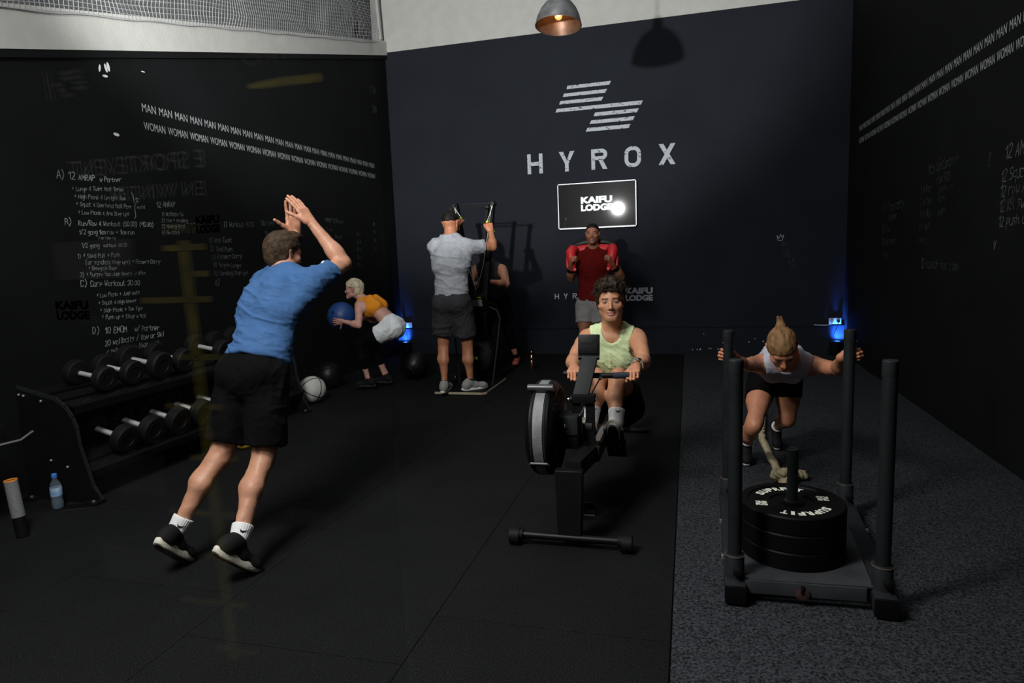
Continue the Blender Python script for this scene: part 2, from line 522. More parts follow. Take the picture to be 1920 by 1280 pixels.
def hand_prims(w, d, pn, side, s=1.0, curl=(20, 25, 15), thumb=(35, 15, 10), spread=3.0, tag='hand', fan=None):
    """w wrist, d pointing direction, pn palm normal (the side the fingers close to), side +1 when the thumb lies towards cross(d, pn)."""
    d = nrm(d); pn = nrm(V3(pn) - d * (V3(pn) @ d)); x = np.cross(d, pn) * side   # x: towards the thumb
    out = []
    L, W = 0.092 * s, 0.040 * s
    out.append(Pr(w, w + d * 0.03 * s, 0.027 * s, 0.030 * s, 0.012, pn, 0.72, tag))
    for i, ox in enumerate((0.030, 0.010, -0.010, -0.029)):
        out.append(Pr(w + d * 0.02 * s + x * ox * 0.55 * s, w + d * (L - 0.008 * s) + x * ox * s, 0.0155 * s, 0.0135 * s, 0.012, pn, 0.85, tag))
    out.append(Pr(w + d * 0.022 * s + x * 0.022 * s + pn * 0.006 * s, w + d * 0.055 * s + x * 0.032 * s + pn * 0.006 * s, 0.017 * s, 0.013 * s, 0.012, None, 1, tag))
    lens = ((0.043, 0.026, 0.021), (0.047, 0.029, 0.022), (0.044, 0.027, 0.021), (0.034, 0.021, 0.018))
    for i, ox in enumerate((0.030, 0.010, -0.010, -0.029)):
        p = w + d * (L - 0.002 * s + (0.004 if i in (1, 2) else -0.003) * s) + x * ox * s
        ang = 0.0; fx = math.radians(spread * (1.5 - i)) * 1.0
        dd = nrm(d + x * math.tan(fx)); c = curl[i] if isinstance(curl[0], (tuple, list)) else curl
        r = (0.0092, 0.0095, 0.0090, 0.0080)[i] * s
        for j in range(3):
            ang += math.radians(c[j]); dj = dd * math.cos(ang) + pn * math.sin(ang)
            q = p + dj * lens[i][j] * s
            out.append(Pr(p, q, r, r * 0.92, 0.005, None, 1, tag)); p = q; r *= 0.93
    # thumb leaves the side of the palm near its base
    p = w + d * 0.028 * s + x * 0.026 * s + pn * 0.006 * s
    a0, a1, a2 = (math.radians(t) for t in thumb)
    td = nrm(d * math.cos(a0) + x * math.sin(a0) + pn * 0.25)
    q = p + td * 0.042 * s; out.append(Pr(p, q, 0.0145 * s, 0.0115 * s, 0.010, None, 1, tag))
    bend = nrm(pn * 0.7 - x * 0.7)
    for a, l, r in ((a1, 0.032, 0.0105), (a2, 0.026, 0.0092)):
        td = nrm(td * math.cos(a) + bend * math.sin(a)); p = q; q = p + td * l * s
        out.append(Pr(p, q, r * s, r * 0.9 * s, 0.006, None, 1, tag))
    return out


def head_prims(c, R, s=1.0, sex='m', jaw=1.0):
    """c eye level centre of the head, R rows right/forward/up."""
    P = lambda x, y, z: c + s * (x * R[0] + y * R[1] + z * R[2])
    E = lambda x, y, z, a, b, d, k=0.015, op='add': El(P(x, y, z), R, (a * s, b * s, d * s), k * s, 'head', (), op)
    C = lambda p, q, ra, rb, k=0.015, op='add': Pr(P(*p), P(*q), ra * s, rb * s, k * s, None, 1, 'head', (), op)
    jw = jaw
    L = [E(0, -.012, .030, .073, .093, .088, .02), E(0, .030, -.030, .057, .060, .070, .03),
         C((-.046 * jw, .008, -.062), (-.018, .066, -.096), .020, .019, .025), C((.046 * jw, .008, -.062), (.018, .066, -.096), .020, .019, .025),
         E(0, .070, -.098, .024 * jw, .018, .019, .02), C((-.034, .070, .018), (.034, .070, .018), .0145, .0145, .018),
         E(-.046, .052, -.024, .022, .022, .018, .02), E(.046, .052, -.024, .022, .022, .018, .02)]
    for sg in (-1, 1):
        L += [E(sg * .031, .094, -.002, .017, .012, .011, .012, 'sub')]
    for sg in (-1, 1):
        L += [E(sg * .031, .0735, -.002, .0145, .0125, .0105, .004)]
    L += [C((0, .080, .006), (0, .104, -.034), .0075, .0105, .010), E(-.011, .094, -.039, .008, .009, .007, .008), E(.011, .094, -.039, .008, .009, .007, .008),
          E(0, .083, -.060, .022, .012, .0075, .008), E(0, .083, -.0735, .019, .012, .0075, .007), C((-.018, .0985, -.067), (.018, .0985, -.067), .0035, .0035, .004, 'sub')]
    for sg in (-1, 1):
        L += [Pr(P(sg * .070, -.004, -.032), P(sg * .080, -.016, .018), .009 * s, .014 * s, .006 * s, R[0] + R[1] * 0.25 * sg, .5, 'head'),
              Pr(P(sg * .086, .002, -.012), P(sg * .088, -.004, .010), .007 * s, .009 * s, .005 * s, R[0], .5, 'head', (), 'sub')]
    return L


def head_tones(v, c, R, s, skin, lip, brow, iris, stub=0.0, hair=(0.02, 0.015, 0.01), lid=0.0):
    """Own colours of a face: lips, brows, eyes, beard shade."""
    p = ((v - c) @ R.T) / s; x, y, z = p.T; ax = np.abs(x)
    colr = np.tile(np.array(skin, float), (len(v), 1))

    def mix(w, t):
        w = np.clip(w, 0, 1)[:, None]; colr[:] = colr * (1 - w) + np.array(t) * w
    if stub:
        w = ((z < -.045) & (y > -.01)).astype(float) * np.clip((-z - .04) / .02, 0, 1) * np.clip((y + .01) / .03, 0, 1)
        mix(w * stub, hair)
    front = y > .05
    mix(front * np.clip(1.25 - ((ax / .022) ** 2 + ((z + .067) / .0135) ** 2), 0, 1) * 3, lip)
    arch = .0185 + .05 * np.clip(ax - .018, 0, .02) - .25 * np.clip(ax - .040, 0, 1)
    mix((front & (ax > .012) & (ax < .047)) * np.clip(1.6 - np.abs(z - arch) / .0042, 0, 1), brow)
    e = ((ax - .031) / .0135) ** 2 + ((z + .0025) / (.0052 - lid)) ** 2
    mix(front * np.clip(1.25 - ((ax - .031) / .0140) ** 2 - ((z - .0025 + lid) / .0034) ** 2, 0, 1) * 1.5, (.03, .02, .015))
    mix(front * np.clip((1.15 - e) * 4, 0, 1), (.26, .23, .21))
    i = ((ax - .031) / .0066) ** 2 + ((z + .002) / .0070) ** 2
    mix(front * (e < 1.15) * np.clip((1 - i) * 5, 0, 1), iris)
    mix(np.clip(1.2 - ((ax - .079) / .016) ** 2 - ((z + .004) / .04) ** 2 - ((y + .008) / .03) ** 2, 0, 1) * .35, (skin[0] * 1.0, skin[1] * .75, skin[2] * .7))
    return colr


def body_prims(J, s=1.0, sex='m', bulk=1.0, fr=None):
    """J: joints as world points. l / r are the person's own left and right."""
    pel, nk, sl, sr, hl, hr = (V3(J[k]) for k in ('pel', 'neck', 'sl', 'sr', 'hl', 'hr'))
    up = nrm(nk - pel); T = np.linalg.norm(nk - pel)
    Rp = frame(R=hr - hl, U=up); Rc = frame(R=sr - sl, U=up if 'chest' not in J else nrm(nk - V3(J['chest'])))
    ch = V3(J['chest']) if 'chest' in J else pel + up * T * .62
    wa = V3(J['waist']) if 'waist' in J else pel + up * T * .28
    f = sex == 'f'; b = bulk * s
    L = []
    A = L.append
    # trunk
    A(Pr(pel - up * .02 * s, wa, (.150 if not f else .150) * s, (.128 if not f else .112) * b, .05, Rp[1], .74, 'torso'))
    A(Pr(wa, ch, (.130 if not f else .112) * b, (.160 if not f else .132) * b, .06, Rc[1], .70, 'torso'))
    A(Pr(ch, ch + (nk - ch) * .55, (.160 if not f else .132) * b, (.130 if not f else .110) * b, .06, Rc[1], .66, 'torso'))
    A(Pr(sl * .86 + sr * .14, sr * .86 + sl * .14, .060 * b, .060 * b, .05, None, 1, 'torso'))
    for sh in (sl, sr):
        A(Pr(nk + (sh - nk) * .12 + up * .012 * s, nk + (sh - nk) * .80, .046 * b, .042 * b, .045, None, 1, 'trap'))
    for sg, sh in ((-1, sl), (1, sr)):
        if f: A(El(ch + Rc[0] * sg * .068 * s + Rc[1] * .085 * s + Rc[2] * .010 * s, Rc, (.060 * s, .048 * s, .058 * s), .03, 'torso'))
        else: A(El(ch + Rc[0] * sg * .072 * s + Rc[1] * .072 * s + Rc[2] * .045 * s, Rc, (.080 * b, .042 * b, .062 * b), .04, 'torso'))
        A(Pr(ch + Rc[0] * sg * .125 * b - Rc[1] * .02 * s - Rc[2] * .05 * s, sh - Rc[2] * .05 * s - Rc[0] * sg * .03, .055 * b, .05 * b, .05, None, 1, 'torso'))
        A(Pr(ch + Rc[0] * sg * .075 * s - Rc[1] * .075 * s + Rc[2] * .06 * s, ch + Rc[0] * sg * .085 * s - Rc[1] * .065 * s - Rc[2] * .06 * s, .055 * b, .05 * b, .05, None, 1, 'torso'))
    for sg, hp in ((-1, hl), (1, hr)):
        A(El(hp - Rp[1] * .060 * s - Rp[0] * sg * .018 * s - Rp[2] * .01 * s, Rp, (.088 * s, .085 * s, .092 * s), .04, 'glute'))
    hd = V3(J['head'])
    A(Pr(nk - up * .03 * s, hd + (nk - hd) * .30, (.060 if not f else .050) * b, (.056 if not f else .047) * s, .035, None, 1, 'neck'))
    # arms
    for q in 'lr':
        sh, el, wr = V3(J['s' + q]), V3(J['e' + q]), V3(J['w' + q])
        m = (.85 if f else 1.0) * b
        A(Pr(sh, sh + (el - sh) * .30, .060 * m, .056 * m, .04, None, 1, 'ua' + q))
        A(Pr(sh + (el - sh) * .22, sh + (el - sh) * .70, .052 * m, .047 * m, .03, None, 1, 'ua' + q))
        A(Pr(sh + (el - sh) * .60, el, .047 * m, .039 * m, .03, None, 1, 'ua' + q))
        A(Pr(el, el + (wr - el) * .30, .040 * m, .044 * m, .03, None, 1, 'fa' + q))
        A(Pr(el + (wr - el) * .25, wr + (wr - el) * .02, .044 * m, .0275 * m, .03, None, 1, 'fa' + q))
    # legs
    for q, sg in (('l', -1), ('r', 1)):
        hp, kn, an = V3(J['h' + q]), V3(J['k' + q]), V3(J['a' + q])
        td, cd = nrm(kn - hp), nrm(an - kn)
        fwd = V3(J['kf' + q]) if ('kf' + q) in J else (cd - td * (cd @ td)) * -1
        if np.linalg.norm(fwd) < .12: fwd = Rp[1]
        fwd = nrm(fwd - td * (fwd @ td))
        m = (.97 if f else 1.0) * s * (1 + (bulk - 1) * .5)
        A(Pr(hp, hp + (kn - hp) * .5, .096 * m, .084 * m, .05, None, 1, 'th' + q))
        A(Pr(hp + (kn - hp) * .35 + fwd * .012 * s, kn - td * .05 * s + fwd * .006 * s, .080 * m, .060 * m, .04, None, 1, 'th' + q))
        A(Pr(kn - td * .04 * s, kn + cd * .03 * s, .057 * m, .053 * m, .03, None, 1, 'kn' + q))
        A(El(kn + fwd * .022 * s, np.array([np.cross(td, fwd), fwd, td]), (.036 * m, .036 * m, .042 * m), .03, 'kn' + q))
        A(Pr(kn, an, .049 * m, .032 * m, .03, None, 1, 'sh' + q))
        bk = -nrm(fwd - cd * (fwd @ cd)); lat = np.cross(cd, bk)
        for lg, e in ((.017, .27), (-.017, .30)):
            A(Pr(kn + (an - kn) * .10 + bk * .014 * s + lat * lg * s, kn + (an - kn) * (e + .12) + bk * .024 * s + lat * lg * s, .036 * m, .0455 * m, .025, None, 1, 'sh' + q))
            A(Pr(kn + (an - kn) * (e + .10) + bk * .022 * s + lat * lg * .9 * s, kn + (an - kn) * .72 + bk * .010 * s, .044 * m, .024 * m, .025, None, 1, 'sh' + q))
        A(Pr(kn + (an - kn) * .70 + bk * .022 * s, an + bk * .035 * s, .015 * s, .014 * s, .02, None, 1, 'sh' + q))
    return L, dict(Rp=Rp, Rc=Rc, up=up, ch=ch, wa=wa)


def folds(v, q, amp, sc, seed=0, aniso=None, it=1):
    """Cloth creases: ridged noise along the normals, stretched across the direction aniso."""
    n = vnormals(v, q); p = v.copy()
    if aniso is not None:
        a = nrm(aniso); p = p + np.outer(p @ a, a) * 2.2
    w = np.stack([vnoise(v * sc * .7 + seed + 9.1), vnoise(v * sc * .7 + seed + 3.7), vnoise(v * sc * .7 + seed + 5.3)], 1)
    a1 = vnoise(p * sc + w * .9 + seed); a2 = vnoise(p * sc * 2.3 + w * 1.2 + seed * 2 + 11)
    d = (1 - np.abs(a1)) ** 3 * 1.3 - .28 + .35 * ((1 - np.abs(a2)) ** 3 - .4)
    m = .5 + .5 * vnoise(v * sc * .35 + seed + 20)
    return v + n * (amp * d * np.clip(m + .35, 0, 1.2))[:, None]


def garment(name, prims, m, parent, h=0.007, amp=0.006, sc=9.0, seed=0, aniso=None, it=1, paint=None):
    v, q = solid(prims, h)
    if it: v = smooth_mesh(v, q, it)
    if amp:
        v = folds(v, q, amp, sc, seed, aniso); v = folds(v, q, amp * .38, sc * 2.3, seed + 31, aniso)
    c = paint(v) if paint else None
    return qmesh(name, v, q, m, parent, c)


SKIN = {}


def skin_mat(key):
    if key in SKIN: return SKIN[key]
    m, t, b = nt_new('skin_' + key)
    at = t.nodes.new('ShaderNodeVertexColor'); at.layer_name = 'tone'
    tc = t.nodes.new('ShaderNodeTexCoord')
    n = t.nodes.new('ShaderNodeTexNoise'); n.inputs['Scale'].default_value = 14; n.inputs['Detail'].default_value = 5
    t.links.new(tc.outputs['Object'], n.inputs['Vector'])
    hs = t.nodes.new('ShaderNodeHueSaturation'); mr = t.nodes.new('ShaderNodeMapRange')
    mr.inputs[3].default_value = .86; mr.inputs[4].default_value = 1.14
    t.links.new(n.outputs['Fac'], mr.inputs[0]); t.links.new(mr.outputs[0], hs.inputs['Value']); t.links.new(at.outputs[0], hs.inputs['Color'])
    t.links.new(hs.outputs[0], b.inputs['Base Color'])
    b.inputs['Roughness'].default_value = .48; b.inputs['Specular IOR Level'].default_value = .42
    b.inputs['Subsurface Weight'].default_value = .08; b.inputs['Subsurface Radius'].default_value = (.012, .005, .003); b.inputs['Subsurface Scale'].default_value = 1.0
    n2 = t.nodes.new('ShaderNodeTexNoise'); n2.inputs['Scale'].default_value = 60; n2.inputs['Detail'].default_value = 4
    t.links.new(tc.outputs['Object'], n2.inputs['Vector'])
    bp = t.nodes.new('ShaderNodeBump'); bp.inputs['Strength'].default_value = .25; bp.inputs['Distance'].default_value = .004
    t.links.new(n2.outputs['Fac'], bp.inputs['Height']); t.links.new(bp.outputs[0], b.inputs['Normal'])
    SKIN[key] = m
    return m


def tone_mat(name, rough=.85, sheen=.2, bump=.3, bscale=300):
    """Cloth or hair whose own colours come from the mesh."""
    m, t, b = nt_new(name)
    at = t.nodes.new('ShaderNodeVertexColor'); at.layer_name = 'tone'
    t.links.new(at.outputs[0], b.inputs['Base Color']); b.inputs['Roughness'].default_value = rough; b.inputs['Sheen Weight'].default_value = sheen
    tc = t.nodes.new('ShaderNodeTexCoord'); n2 = t.nodes.new('ShaderNodeTexNoise'); n2.inputs['Scale'].default_value = bscale
    t.links.new(tc.outputs['Object'], n2.inputs['Vector'])
    bp = t.nodes.new('ShaderNodeBump'); bp.inputs['Strength'].default_value = bump; bp.inputs['Distance'].default_value = .003
    t.links.new(n2.outputs['Fac'], bp.inputs['Height']); t.links.new(bp.outputs[0], b.inputs['Normal'])
    return m


def person(J, HR, label, skin, lip, brow, iris, s=1.0, hs=1.0, sex='m', bulk=1.0, stub=0.0, haircol=(.02, .015, .01), jaw=1.0, hands=None, h=0.008, hh=0.003, lid=0.0, key='a', base=None, hhand=None, foot=None):
    """Body, head and hands as one mesh. hands: {'l': (direction, palm normal, side, kwargs), 'r': ...}"""
    base = V3(base if base is not None else (J['pel'][0], J['pel'][1], 0))
    root = thing('person', label, 'person', tuple(base))
    J = {k: (V3(v) - base if k not in ('kfl', 'kfr') else V3(v)) for k, v in J.items()}
    B, fr = body_prims(J, s, sex, bulk)
    hd = J['head']; Hp = head_prims(hd, HR, hs, sex, jaw)
    nd = nrm(hd - J['neck']); nkp = hd - nd * .115 * hs - HR[1] * .0
    parts = []
    neck = [p for p in B if p.tag == 'neck']
    neck2 = [Pr(J['neck'], hd - HR[2] * .05 * hs - HR[1] * .022 * hs, (.056 if sex == 'm' else .047) * bulk * s, .053 * hs if sex == 'm' else .047 * hs, .035, None, 1, 'neck')]
    bb = B + neck2
    hp_all = {}
    for q, (d, pn, side, kw) in (hands or {}).items():
        hp_all[q] = hand_prims(J['w' + q], d, pn, side, s * kw.pop('size', 1.0), **kw)
    fp = []
    if foot:
        for q, (toe,) in foot.items():
            fp.append(Pr(J['a' + q], V3(toe) - base, .034 * s, .022 * s, .02, None, 1, 'foot'))
    v, q = solid(bb + fp, h)
    v = v + vnormals(v, q) * (.0022 * vnoise(v * 26 + 5) + .0010 * vnoise(v * 60 + 2))[:, None] * s
    rel = v - nkp; ax_ = rel @ nd
    bad = (ax_ > 0) & (np.linalg.norm(rel - np.outer(ax_, nd), axis=1) < .085 * hs) & (ax_ < .2)
    q = q[~bad[q].all(1)]
    for k, hpv in hp_all.items():
        w = J['w' + k]; d = nrm(w - J['e' + k])
        dist = np.linalg.norm(v - w, axis=1)
        bad = ((v - w) @ d > -.004) & (dist < .09)
        q = q[~bad[q].all(1)]
    parts.append((v, q))
    cols = [np.tile(np.array(skin, float), (len(v), 1))]
    ctr = hd; ext = .16 * hs
    v, q = solid([p for p in bb if p.tag in ('neck', 'trap')] + Hp, hh, ctr - ext, ctr + ext)
    v, q = clip_faces(v, q, nkp, nd, False, -.010)
    parts.append((v, q)); cols.append(head_tones(v, hd, HR, hs, skin, lip, brow, iris, stub, haircol, lid))
    for k, hpv in hp_all.items():
        w = J['w' + k]; d = nrm(w - J['e' + k])
        lo = np.min([p.lohi()[0] for p in hpv], 0) - .012; hi = np.max([p.lohi()[1] for p in hpv], 0) + .012
        v, q = solid([p for p in bb if p.tag == 'fa' + k] + hpv, hhand or hh, lo, hi)
        dist = np.linalg.norm(v - w, axis=1)
        bad = ((v - w) @ d < -.014)
        q = q[~bad[q].any(1)]
        parts.append((v, q)); cc = np.tile(np.array(skin, float), (len(v), 1)); cc[:, 1] *= .93; cc[:, 2] *= .9; cols.append(cc)
    VV, QQ, CC = [], [], []; n = 0
    for (v, q), c in zip(parts, cols):
        used = np.unique(q); mm = np.full(len(v), -1); mm[used] = np.arange(len(used))
        VV.append(v[used]); QQ.append(mm[q] + n); CC.append(c[used]); n += len(used)
    qmesh('body', np.concatenate(VV), np.concatenate(QQ), skin_mat(key), root, np.concatenate(CC))
    return root, J, dict(B=B, hand=hp_all, head=Hp, hd=hd, HR=HR, hs=hs, s=s, base=base, **fr)


def pick(P, tags, grow=0.0, **kw):
    return [p.grow(grow, **kw) for p in P['B'] if p.tag in tags]


def cut(pr, p, n):
    pr.cuts = list(pr.cuts) + [(V3(p), nrm(n))]
    return pr


def hair(root, P, m, colr, thick=.012, line=None, noise=.004, nsc=60, extra=(), h=.0035, c2=None, sub=()):
    """A cap of hair over the skull. line(x, y, z) > 0 where hair grows (head units)."""
    c, R, s = P['hd'], P['HR'], P['hs']
    Q = lambda x, y, z: c + s * (x * R[0] + y * R[1] + z * R[2])
    base = El(Q(0, -.012, .030), R, ((.074 + thick) * s, (.094 + thick) * s, (.088 + thick) * s), .02)
    nape = El(Q(0, -.040, -.030), R, ((.058 + thick * .7) * s, (.056 + thick * .7) * s, (.060) * s), .03)

    def post(f, ax):
        X = ax[0][:, None, None] - c[0]; Y = ax[1][None, :, None] - c[1]; Z = ax[2][None, None, :] - c[2]
        lx, ly, lz = ((X * R[i][0] + Y * R[i][1] + Z * R[i][2]) / s for i in range(3))
        g = line(lx, ly, lz) * s
        return np.maximum(f, -g).astype(F32)
    L = [base, nape] + list(sub)
    ex = [e(Q, R, s) for e in extra]
    v, q = solid(L, h, None, None, post)
    if ex:
        v2, q2 = solid(ex, h); v, q = pack([(v, q), (v2, q2)])
    v = smooth_mesh(v, q, 1)
    n = vnormals(v, q); lp = ((v - c) @ R.T) / s
    st = np.stack([lp[:, 0] * nsc, lp[:, 1] * nsc * .45, lp[:, 2] * nsc * .6], 1)
    d1 = vnoise(st + 40); d2 = vnoise(st * 2.7 + 10)
    v = v + n * (noise * (d1 + .5 * d2))[:, None]
    cc = np.array(colr)[None, :] * (1 + .35 * np.clip(d1 + d2 * .5, -1, 1))[:, None]
    if c2 is not None:
        w = np.clip(.5 + .6 * d1, 0, 1)[:, None]; cc = cc * (1 - w) + np.array(c2) * w
    return qmesh('hair', v, q, m, root, np.clip(cc, 0, 1))


def shoe(root, A, T, N, mats, L=.29, label=None, lace=True, thick=1.0):
    """A ankle joint, T heel-to-toe direction, N sole normal. mats: upper, sole, lace, outsole."""
    T = nrm(T); N = nrm(V3(N) - T * (V3(N) @ T)); X = np.cross(T, N)
    k = L / .29
    o = A - N * .095 * k - T * .045 * k      # sole point under the ankle
    Q = lambda x, y, z: o + k * (x * X + y * T + z * N)
    R = np.array([X, T, N])
    base = (Q(0, 0, .022 * thick), -N)
    U = [El(Q(0, -.008, .048), R, (.036 * k, .046 * k, .052 * k), .035), Pr(Q(0, .018, .078), Q(0, .090, .054), .040 * k, .036 * k, .04, X, .92), Pr(Q(0, .09, .045), Q(.003, .175, .036), .037 * k, .036 * k, .03),
         El(Q(.003, .185, .036), R, (.042 * k, .052 * k, .034 * k), .03), Pr(Q(0, .0, .06), A + N * .006 - T * .006, .038 * k, .039 * k, .035)]
    for p in U: cut(p, *base)
    U.append(Pr(A + N * .012 * k, A + N * .07 * k, .034 * k, .034 * k, .008, None, 1, '', (), 'sub'))
    v, q = solid(U, .0045); v = smooth_mesh(v, q, 1)
    up = qmesh('shoe', v, q, mats[0], root)
    if label: up['label'] = label
    # midsole: outline lofted with a thick heel and a rising toe
    ol = []
    n = 40
    for i in range(n):
        a = 2 * math.pi * i / n
        y = math.cos(a); x = math.sin(a)
        yy = .0885 + .148 * y
        w = .036 + .009 * (y * .5 + .5) - .007 * math.exp(-((y + .1) / .35) ** 2)
        xx = w * (1 if x > 0 else -1) * abs(x) ** .62 + .004 * y
        ol.append((xx, yy))
    vs = []; fs = []
    rows = [(-1, .90), (-.72, 1.0), (.6, 1.0), (1, .93)]
    for t, sc_ in rows:
        for x, y in ol:
            yc = (y + .06) / .30
            top = .030 * thick - .004 * yc + .010 * max(0, (y - .15) / .09) ** 2; bot = .016 * max(0, (y - .14) / .10) ** 2 + .010 * max(0, (-.02 - y) / .04) ** 2
            z = bot + (top - bot) * (t * .5 + .5)
            vs.append(tuple(Q(x * sc_, .0885 + (y - .0885) * (1 - (1 - sc_) * .35), z)))
    for r in range(3):
        for i in range(n): fs.append((r * n + i, r * n + (i + 1) % n, (r + 1) * n + (i + 1) % n, (r + 1) * n + i))
    fs += [tuple(range(n - 1, -1, -1)), tuple(range(3 * n, 4 * n))]
    MB().add(vs, fs).build('sole', mats[1], up, smooth=.9)
    if len(mats) > 3:
        vs2 = [tuple(Q(x * .86, .0885 + (y - .0885) * .93, .016 * max(0, (y - .14) / .10) ** 2 + .010 * max(0, (-.02 - y) / .04) ** 2 - .003)) for x, y in ol]
        vs3 = [tuple(V3(p) + N * .006 * k) for p in vs2]
        MB().add(vs2 + vs3, [tuple(range(n - 1, -1, -1)), tuple(range(n, 2 * n))] + [(i, (i + 1) % n, n + (i + 1) % n, n + i) for i in range(n)]).build('outsole', mats[3], up, smooth=.9)
    if lace:
        b = MB()
        for i in range(4):
            y = .052 + i * .026; z = .100 - i * .0115
            b.tube([Q(-.024, y - .004, z - .012), Q(-.012, y, z - .001), Q(.012, y + .004, z - .001), Q(.024, y, z - .012)], .0035 * k, 6)
        b.build('lace', mats[2], up)
    return up


def sock(root, A, K, top, m, r0=.040, r1=.050, s=1.0):
    """Ribbed sock from the ankle A towards the knee K, top metres long."""
    A, K = V3(A), V3(K); d = nrm(K - A)
    r0 += .004; r1 += .004
    pr = [cut(Pr(A + d * .030, A + d * (top + .05), r0 * s, (r1 + .004) * s, .02), A + d * top, d), Pr(A + d * (top - .012), A + d * (top - .002), (r1 - .001) * s, (r1) * s, .006)]
    cut(pr[1], A + d * top, d)
    v, q = solid(pr, .0045)
    n = vnormals(v, q); x, y, _ = basis(d); p = v - A
    a = np.arctan2(p @ np.array(y), p @ np.array(x)); t = p @ d
    v = v + n * (.0012 * np.sin(a * 26) * (t > top * .25))[:, None]
    return qmesh('sock', v, q, m, root)


def strands(root, P, m, colr, n, length, curl, r=.0022, zmin=.03, ymax=.10, seed=1, lift=.012, spread=1.0):
    """Loose locks standing out of the hair (too fine to count: one mesh)."""
    rnd = random.Random(seed); c, R, s = P['hd'], P['HR'], P['hs']; b = MB()
    k = 0
    while k < n:
        th = rnd.uniform(0, 2 * math.pi); ph = rnd.uniform(-.3, 1.0)
        d = V3(math.cos(th) * math.sqrt(max(0, 1 - ph * ph)), math.sin(th) * math.sqrt(max(0, 1 - ph * ph)), ph)
        p = V3(0, -.012, .030) + d * V3(.074 + lift, .094 + lift, .088 + lift)
        if p[2] < zmin or p[1] > ymax or (p[1] > .03 and p[2] < .062): continue
        k += 1
        t = nrm(d + V3(rnd.uniform(-1, 1), rnd.uniform(-.3, 1), rnd.uniform(-.5, .5)) * spread); u = nrm(np.cross(t, d) + 1e-3); w = np.cross(t, u); pts = []
        L_ = length * rnd.uniform(.5, 1.2); a0 = rnd.uniform(0, 6.28)
        for i in range(9):
            x = i / 8; a = a0 + curl * x
            q = p - d * .006 + t * L_ * x * .8 + (u * math.cos(a) + w * math.sin(a)) * L_ * .22 * min(1, x * 3) + d * L_ * .25 * math.sin(math.pi * x)
            pts.append(tuple(c + s * (q[0] * R[0] + q[1] * R[1] + q[2] * R[2])))
        b.tube(pts, [r * (1 - .6 * i / 8) for i in range(9)], 4)
    o = b.build('hair_locks', m, root, smooth=1.5); o['kind'] = 'stuff'
    me = o.data; at = me.color_attributes.new('tone', 'FLOAT_COLOR', 'POINT'); at.data.foreach_set('color', np.tile(np.array([*colr, 1.0], F32), len(me.vertices)))
    return o
# ------------------------------------------------------------------ room
XL, XR, YB, YF, ZC = -4.514, 2.046, 9.81, -0.95, 6.0


def wall_black(name, c, rough, var=.25):
    """Black wall paint with roller marks and old chalk dust."""
    m, t, b = nt_new(name)
    tc = t.nodes.new('ShaderNodeTexCoord')
    n1 = t.nodes.new('ShaderNodeTexNoise'); n1.inputs['Scale'].default_value = 1.7; n1.inputs['Detail'].default_value = 6
    n2 = t.nodes.new('ShaderNodeTexNoise'); n2.inputs['Scale'].default_value = 90; n2.inputs['Detail'].default_value = 3
    t.links.new(tc.outputs['Object'], n1.inputs['Vector']); t.links.new(tc.outputs['Object'], n2.inputs['Vector'])
    r = t.nodes.new('ShaderNodeValToRGB'); r.color_ramp.elements[0].position = .3; r.color_ramp.elements[1].position = .75
    r.color_ramp.elements[0].color = (*[x * (1 - var) for x in c], 1); r.color_ramp.elements[1].color = (*[x * (1 + var) for x in c], 1)
    t.links.new(n1.outputs['Fac'], r.inputs[0]); t.links.new(r.outputs[0], b.inputs['Base Color'])
    b.inputs['Roughness'].default_value = rough; b.inputs['Specular IOR Level'].default_value = .12
    bp = t.nodes.new('ShaderNodeBump'); bp.inputs['Strength'].default_value = .15; bp.inputs['Distance'].default_value = .003
    t.links.new(n2.outputs['Fac'], bp.inputs['Height']); t.links.new(bp.outputs[0], b.inputs['Normal'])
    return m


M_back = wall_black('back_wall_blue_black_paint', (.0150, .0174, .0245), .85, .10)
M_side = wall_black('side_wall_black_paint', (.0045, .0050, .0056), .85, .25)
M_cream = mat('cream_rough_plaster', (.44, .44, .415), .95, var=.04, vscale=6, bump=.5, bscale=45)
M_grey = mat('grey_plaster', (.15, .155, .16), .95, var=.05, bump=.3, bscale=40)
M_white_print = mat('distressed_white_print', (.62, .66, .72), .8, var=.12, vscale=25)
M_row_print = mat('pale_grey_print', (.34, .35, .36), .85, var=.15, vscale=8)
M_chalk = mat('chalk', (.30, .32, .33), .95, var=.5, vscale=3)
M_chalk2 = mat('half_wiped_chalk', (.05, .053, .056), .95, var=.6, vscale=4)
M_crack = mat('back_wall_print_wear', (.030, .034, .042), .75)


def struct(name, mb, m, smooth=0, parent=None):
    o = mb.build(name, m, parent, smooth=smooth)
    if parent is None: tag(o, kind='structure')
    return o


# floor slab and rubber mats
floor = struct('floor', MB().box(((XL + XR) / 2, (YB + YF) / 2, -.06), (XR - XL + .4, YB - YF + .4, .08)), mat('concrete', (.02, .02, .02), .9))


